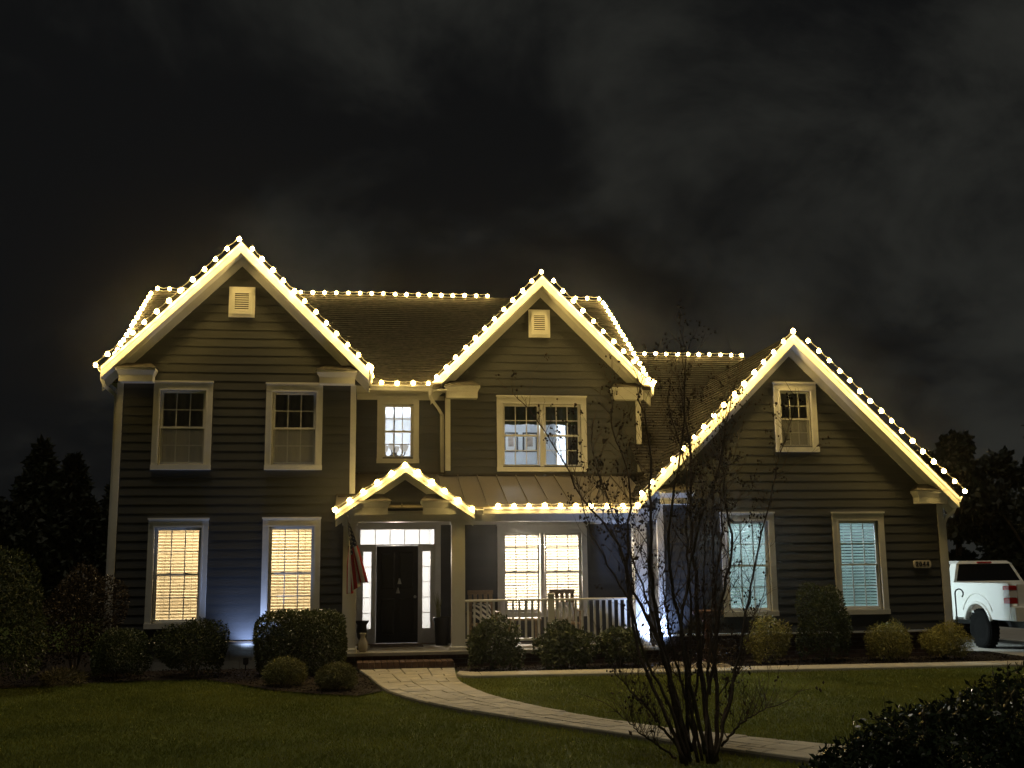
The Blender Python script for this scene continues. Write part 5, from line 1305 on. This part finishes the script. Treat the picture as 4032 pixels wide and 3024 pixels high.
# flag
def flag_mat():
    m = bpy.data.materials.new('flag_cloth'); m.use_nodes = True; nt = m.node_tree; b = nt.nodes['Principled BSDF']; b.inputs['Roughness'].default_value = 0.8
    uv = nt.nodes.new('ShaderNodeUVMap'); sp_ = nt.nodes.new('ShaderNodeSeparateXYZ'); nt.links.new(uv.outputs[0], sp_.inputs[0])
    def mt(op, a, b_=None):
        n = nt.nodes.new('ShaderNodeMath'); n.operation = op
        for i, v in enumerate((a, b_)):
            if v is None: continue
            if isinstance(v, (int, float)): n.inputs[i].default_value = v
            else: nt.links.new(v, n.inputs[i])
        return n.outputs[0]
    s_, t_ = sp_.outputs[0], sp_.outputs[1]   # s across the stripes (0 top edge), t along the fly
    odd = mt('LESS_THAN', mt('MODULO', mt('MULTIPLY', s_, 13.0), 2.0), 1.0)
    canton = mt('MULTIPLY', mt('LESS_THAN', s_, 7 / 13), mt('LESS_THAN', t_, 0.40))
    su = mt('SUBTRACT', mt('FRACT', mt('MULTIPLY', s_, 9 / (7 / 13))), 0.5); tu = mt('SUBTRACT', mt('FRACT', mt('MULTIPLY', t_, 11 / 0.4)), 0.5)
    star = mt('LESS_THAN', mt('ADD', mt('MULTIPLY', su, su), mt('MULTIPLY', tu, tu)), 0.075)
    ck = mt('LESS_THAN', mt('MODULO', mt('ADD', mt('FLOOR', mt('MULTIPLY', s_, 9 / (7 / 13))), mt('FLOOR', mt('MULTIPLY', t_, 11 / 0.4))), 2.0), 0.5)
    star = mt('MULTIPLY', star, ck)
    def mix(f_, a, b_):
        n = nt.nodes.new('ShaderNodeMix'); n.data_type = 'RGBA'; nt.links.new(f_, n.inputs[0])
        for i, v in ((6, a), (7, b_)):
            if isinstance(v, tuple): n.inputs[i].default_value = v
            else: nt.links.new(v, n.inputs[i])
        return n.outputs[2]
    st_ = mix(odd, (0.72, 0.70, 0.66, 1), (0.42, 0.022, 0.03, 1)); bl_ = mix(star, (0.018, 0.022, 0.075, 1), (0.7, 0.7, 0.7, 1))
    nt.links.new(mix(canton, st_, bl_), b.inputs['Base Color'])
    tr_ = nt.nodes.new('ShaderNodeBsdfTranslucent'); nt.links.new(mix(canton, st_, bl_), tr_.inputs[0]); ms = nt.nodes.new('ShaderNodeMixShader'); ms.inputs[0].default_value = 0.25
    o = nt.nodes['Material Output']; nt.links.new(b.outputs[0], ms.inputs[1]); nt.links.new(tr_.outputs[0], ms.inputs[2]); nt.links.new(ms.outputs[0], o.inputs[0])
    return m
fl = thing('flag', 'american flag hanging limp from a pole on the left porch column', 'flag', (-0.25, 19.98, 0.4))
tip = Vector((-0.275, 19.36, 0.95)); bse = Vector((-0.245, 19.98, 0.42))
MB().tube([bse, tip], 0.012, 8).build('pole', M['black'], fl)
MB().lathe([(0.0, -0.02), (0.02, 0.0), (0.0, 0.025)], tuple(tip + Vector((0, 0, 0.02))), 8).build('finial', M['black'], fl)
MB().box(-0.275, -0.215, 19.965, 19.998, 0.34, 0.46).build('bracket', M['black'], fl)
ns, nt_ = 52, 40; vs = []; uvs = []
for j in range(nt_ + 1):
    t_ = j / nt_
    for i in range(ns + 1):
        s_ = i / ns; H0 = tip.lerp(bse, 0.1 + 0.78 * s_)
        zend = -0.19 - 0.22 * s_ ** 1.2 + 0.03 * math.sin(7 * s_)
        z = H0.z + (zend - H0.z) * t_ ; amp = 0.035 * min(1, t_ * 2.2)
        x = H0.x - 0.005 + (0.335 * (1 - s_) ** 1.15 - 0.0) * t_ ** 0.9 + amp * math.sin(2 * math.pi * 2.6 * s_ + 1.0 + 0.6 * t_)
        y = H0.y * (1 - 0.55 * t_) + (19.62) * 0.55 * t_ + amp * 1.3 * math.cos(2 * math.pi * 2.6 * s_ + 1.4 * t_)
        vs.append((x, y, z)); uvs.append((s_, t_))
fs = []
for j in range(nt_):
    for i in range(ns):
        a = j * (ns + 1) + i; fs.append((a, a + 1, a + ns + 2, a + ns + 1))
m = MB().add(vs, fs); m.uv = uvs; fo = m.build('cloth', flag_mat(), fl, smooth=True)
sol = fo.modifiers.new('thickness', 'SOLIDIFY'); sol.thickness = 0.003

# ------------------------------------------------------------------ white pickup truck on the drive
TX, TY = 13.42, 22.4
tk = thing('pickup_truck', 'white pickup truck parked on the drive beyond the right wing', 'truck', (TX, TY, GZ))
xl, xr = 12.55, 14.29
def side_panel(xa, xb, y0, y1, zb, zt, ac, ar, name, zarch=-1.30):
    pts = [(y0, zb), (ac - ar, zb)]
    for a in np.linspace(math.pi, 0, 15): pts.append((ac + ar * math.cos(a), zarch + ar * math.sin(a)) if zarch + ar * math.sin(a) > zb else (ac + ar * math.cos(a), zb))
    pts += [(ac + ar, zb), (y1, zb), (y1, zt - 0.03), (y1, zt), (y0 + 0.04, zt), (y0, zt - 0.04)]
    q = []
    for p in pts:
        if not q or (abs(p[0] - q[-1][0]) + abs(p[1] - q[-1][1])) > 1e-4: q.append(p)
    # split into fan-safe strips: above the arch and either side
    m = MB(); top = [p for p in q if True]
    ring = [(ac + ar * math.cos(a), max(zb, zarch + ar * math.sin(a))) for a in np.linspace(math.pi, 0, 15)]
    m.prism([(y0, zb), (ring[0][0], zb), (ring[0][0], zt), (y0, zt - 0.0)], 'x', xa, xb)
    for a, b in zip(ring[:-1], ring[1:]): m.prism([(a[0], a[1]), (b[0], b[1]), (b[0], zt), (a[0], zt)], 'x', xa, xb)
    m.prism([(ring[-1][0], zb), (y1, zb), (y1, zt), (ring[-1][0], zt)], 'x', xa, xb)
    return m
bed = side_panel(xl, xl + 0.05, 20.30, 22.36, -1.09, -0.40, 21.47, 0.50, 'side')
b2 = side_panel(xr - 0.05, xr, 20.30, 22.36, -1.09, -0.40, 21.47, 0.50, 'side'); bed.add(b2.v, b2.f)
bed.box(xl + 0.05, xr - 0.05, 20.34, 22.36, -0.98, -0.94); bed.box(xl + 0.05, xr - 0.05, 22.31, 22.36, -0.94, -0.40)
bo = bed.build('cargo_bed', M['truck'], tk)
for xx in (xl, xr - 0.09): MB().bbox(xx - 0.005, xx + 0.095, 20.29, 22.37, -0.40, -0.365, 0.012).build('bed_rail', M['truck'], bo)
# flares: swept half-round lips
for xx in (xl - 0.012, xr + 0.012):
    MB().tube([(xx, 21.47 + 0.515 * math.cos(a), -1.30 + 0.53 * math.sin(a)) for a in np.linspace(math.pi - 0.35, 0.35, 15)], 0.03, 8).build('wheel_arch_flare', M['truck'], bo, smooth=True)
    MB().tube([(xx + (0.006 if xx < 13 else -0.006), 21.47 + 0.62 * math.cos(a), -1.24 + 0.66 * math.sin(a)) for a in np.linspace(math.pi - 0.5, 0.5, 15)], 0.012, 6).build('body_crease', M['truck'], bo, smooth=True)
tg = MB().bbox(xl + 0.17, xr - 0.17, 20.27, 20.335, -0.93, -0.375, 0.012).build('tailgate', M['truck'], tk)
MB().bbox(TX - 0.12, TX + 0.12, 20.255, 20.271, -0.56, -0.47, 0.004).build('tailgate_handle', M['black'], tg)
bm = MB().bbox(xl - 0.01, xr + 0.01, 20.08, 20.30, -1.09, -0.80, 0.03).build('rear_bumper', M['truck'], tk)
MB().box(xl + 0.25, xr - 0.25, 20.072, 20.09, -0.93, -0.84).build('step_pad', M['black'], bm)
for (xa, xb) in ((xl - 0.012, xl + 0.165), (xr - 0.165, xr + 0.012)):
    tl_ = MB().bbox(xa, xb, 20.262, 20.50, -0.76, -0.64, 0.02).build('tail_lamp', M['lens_red'], tk)
    MB().bbox(xa, xb, 20.262, 20.50, -0.638, -0.50, 0.02).build('tail_lamp_lens', M['lens_clear'], tl_)
    MB().bbox(xa, xb, 20.262, 20.50, -0.498, -0.41, 0.02).build('tail_lamp_lens', M['lens_red'], tl_)
# cab
y0, y1 = 22.41, 24.35; cb = MB()
cb.hexa([(xl + 0.02, y0, -1.15), (xr - 0.02, y0, -1.15), (xr - 0.02, y1, -1.15), (xl + 0.02, y1, -1.15), (xl + 0.04, y0, -0.37), (xr - 0.04, y0, -0.37), (xr - 0.04, y1, -0.40), (xl + 0.04, y1, -0.40)])
cab = cb.build('cab', M['truck'], tk)
gr_ = MB()   # glasshouse shell: pillars and roof
LB = lambda z: 0.06 + (z + 0.37) * 0.42     # inset with height
def pillar(ya, yb, ya2, yb2, sgn):
    X = lambda z, d=0: (xl + LB(z) + d) if sgn < 0 else (xr - LB(z) - d)
    z0_, z1_ = -0.37, 0.03
    A = [(X(z0_), ya, z0_), (X(z0_, 0.06), ya, z0_), (X(z0_, 0.06), yb, z0_), (X(z0_), yb, z0_), (X(z1_), ya2, z1_), (X(z1_, 0.06), ya2, z1_), (X(z1_, 0.06), yb2, z1_), (X(z1_), yb2, z1_)]
    gr_.hexa(A)
for sg in (-1, 1): pillar(22.42, 22.72, 22.56, 22.80, sg); pillar(23.40, 23.48, 23.40, 23.48, sg); pillar(24.22, 24.30, 23.85, 23.93, sg)
gr_.hexa([(xl + LB(0.03) - 0.01, 22.54, 0.02), (xr - LB(0.03) + 0.01, 22.54, 0.02), (xr - LB(0.03) + 0.01, 23.95, 0.02), (xl + LB(0.03) - 0.01, 23.95, 0.02), (xl + LB(0.08) + 0.07, 22.60, 0.085), (xr - LB(0.08) - 0.07, 22.60, 0.085), (xr - LB(0.08) - 0.07, 23.85, 0.09), (xl + LB(0.08) + 0.07, 23.85, 0.09)])
gr_.hexa([(xl + 0.06, 22.42, -0.375), (xr - 0.06, 22.42, -0.375), (xr - 0.06, 22.47, -0.375), (xl + 0.06, 22.47, -0.375), (xl + 0.07, 22.43, -0.345), (xr - 0.07, 22.43, -0.345), (xr - 0.07, 22.48, -0.345), (xl + 0.07, 22.48, -0.345)])
gr_.build('roof', M['truck'], tk)
MB().hexa([(xl + 0.12, 22.445, -0.345), (xr - 0.12, 22.445, -0.345), (xr - 0.12, 22.455, -0.345), (xl + 0.12, 22.455, -0.345), (xl + 0.25, 22.565, 0.019), (xr - 0.25, 22.565, 0.019), (xr - 0.25, 22.575, 0.019), (xl + 0.25, 22.575, 0.019)]).build('rear_window', M['truckglass'], tk)
for sg in (-1, 1):
    X = lambda z, d: (xl + LB(z) + d) if sg < 0 else (xr - LB(z) - d)
    MB().hexa([(X(-0.37, 0.02), 22.72, -0.37), (X(-0.37, 0.03), 22.72, -0.37), (X(-0.37, 0.03), 24.24, -0.37), (X(-0.37, 0.02), 24.24, -0.37), (X(0.02, 0.02), 22.8, 0.02), (X(0.02, 0.03), 22.8, 0.02), (X(0.02, 0.03), 23.88, 0.02), (X(0.02, 0.02), 23.88, 0.02)]).build('side_window', M['truckglass'], tk)
MB().hexa([(xl + 0.12, 24.27, -0.37), (xr - 0.12, 24.27, -0.37), (xr - 0.12, 24.28, -0.37), (xl + 0.12, 24.28, -0.37), (xl + 0.25, 23.91, 0.02), (xr - 0.25, 23.91, 0.02), (xr - 0.25, 23.92, 0.02), (xl + 0.25, 23.92, 0.02)]).build('windscreen', M['truckglass'], tk)
MB().bbox(TX - 0.17, TX + 0.17, 22.535, 22.56, 0.035, 0.065, 0.006).build('brake_lamp', M['lens_red'], tk)
hd = side_panel(xl + 0.02, xl + 0.08, 24.35, 25.55, -1.12, -0.50, 24.95, 0.48, 'front'); h2 = side_panel(xr - 0.08, xr - 0.02, 24.35, 25.55, -1.12, -0.50, 24.95, 0.48, 'front'); hd.add(h2.v, h2.f)
hd.box(xl + 0.08, xr - 0.08, 25.47, 25.55, -1.0, -0.52); hd.hexa([(xl + 0.02, 24.35, -0.5), (xr - 0.02, 24.35, -0.5), (xr - 0.02, 25.55, -0.5), (xl + 0.02, 25.55, -0.5), (xl + 0.1, 24.35, -0.42), (xr - 0.1, 24.35, -0.42), (xr - 0.1, 25.5, -0.47), (xl + 0.1, 25.5, -0.47)])
hd.build('bonnet', M['truck'], tk)
MB().bbox(xl, xr, 25.55, 25.72, -1.15, -0.85, 0.03).build('front_bumper', M['steel'], tk)
MB().box(xl + 0.35, xr - 0.35, 20.4, 25.4, -1.25, -1.1).build('chassis', M['black'], tk)
for (wx, wy) in ((xl + 0.0, 21.47), (xr - 0.24, 21.47), (xl + 0.0, 24.95), (xr - 0.24, 24.95)):
    c = (wx, wy, GZ + 0.402)
    ty = MB().lathe([(0.22, 0.02), (0.33, 0.0), (0.37, 0.015), (0.395, 0.05), (0.40, 0.12), (0.395, 0.19), (0.37, 0.225), (0.33, 0.24), (0.22, 0.22)], c, 36, 'x'); ob = ty.build('wheel', M['rubber'], tk, smooth=False)
    MB().lathe([(0.0, 0.05), (0.06, 0.04), (0.07, 0.06), (0.18, 0.075), (0.20, 0.03), (0.225, 0.025), (0.225, 0.2), (0.0, 0.2)], c, 24, 'x').build('rim', M['steel'], ob)
    tw = MB()
    for k in range(30):
        a = 2 * math.pi * k / 30; ca, sa = math.cos(a), math.sin(a)
        for (h0, h1, tw_) in ((0.03, 0.10, 0.03), (0.14, 0.21, -0.03)):
            P_ = []
            for (rr_, hh, da) in ((0.39, h0, -.05), (0.39, h1, -.05), (0.39, h1, .05), (0.39, h0, .05), (0.412, h0, -.04), (0.412, h1, -.04), (0.412, h1, .04), (0.412, h0, .04)): P_.append((c[0] + hh, c[1] + rr_ * math.cos(a + da + tw_), c[2] + rr_ * math.sin(a + da + tw_)))
            tw.hexa(P_)
    tw.build('tyre_tread', M['rubber'], ob, kind='stuff')
print('objects', len(SC.objects))

# ------------------------------------------------------------------ thin scattering volume added to imitate lens glow round the bulbs
hz = MB().box(-262, 262, -62, 422, GZ - 1.0, 9.0)
hm = bpy.data.materials.new('bulb_bloom'); hm.use_nodes = True; nt = hm.node_tree; nt.nodes.clear()
pv = nt.nodes.new('ShaderNodeVolumePrincipled'); pv.inputs['Color'].default_value = (0.92, 0.92, 0.92, 1)
pv.inputs['Density'].default_value = 0.0007; pv.inputs['Anisotropy'].default_value = 0.95
o = nt.nodes.new('ShaderNodeOutputMaterial'); nt.links.new(pv.outputs[0], o.inputs['Volume'])
hz.build('bloom_volume', hm, None, (0, 0, GZ), kind='stuff')
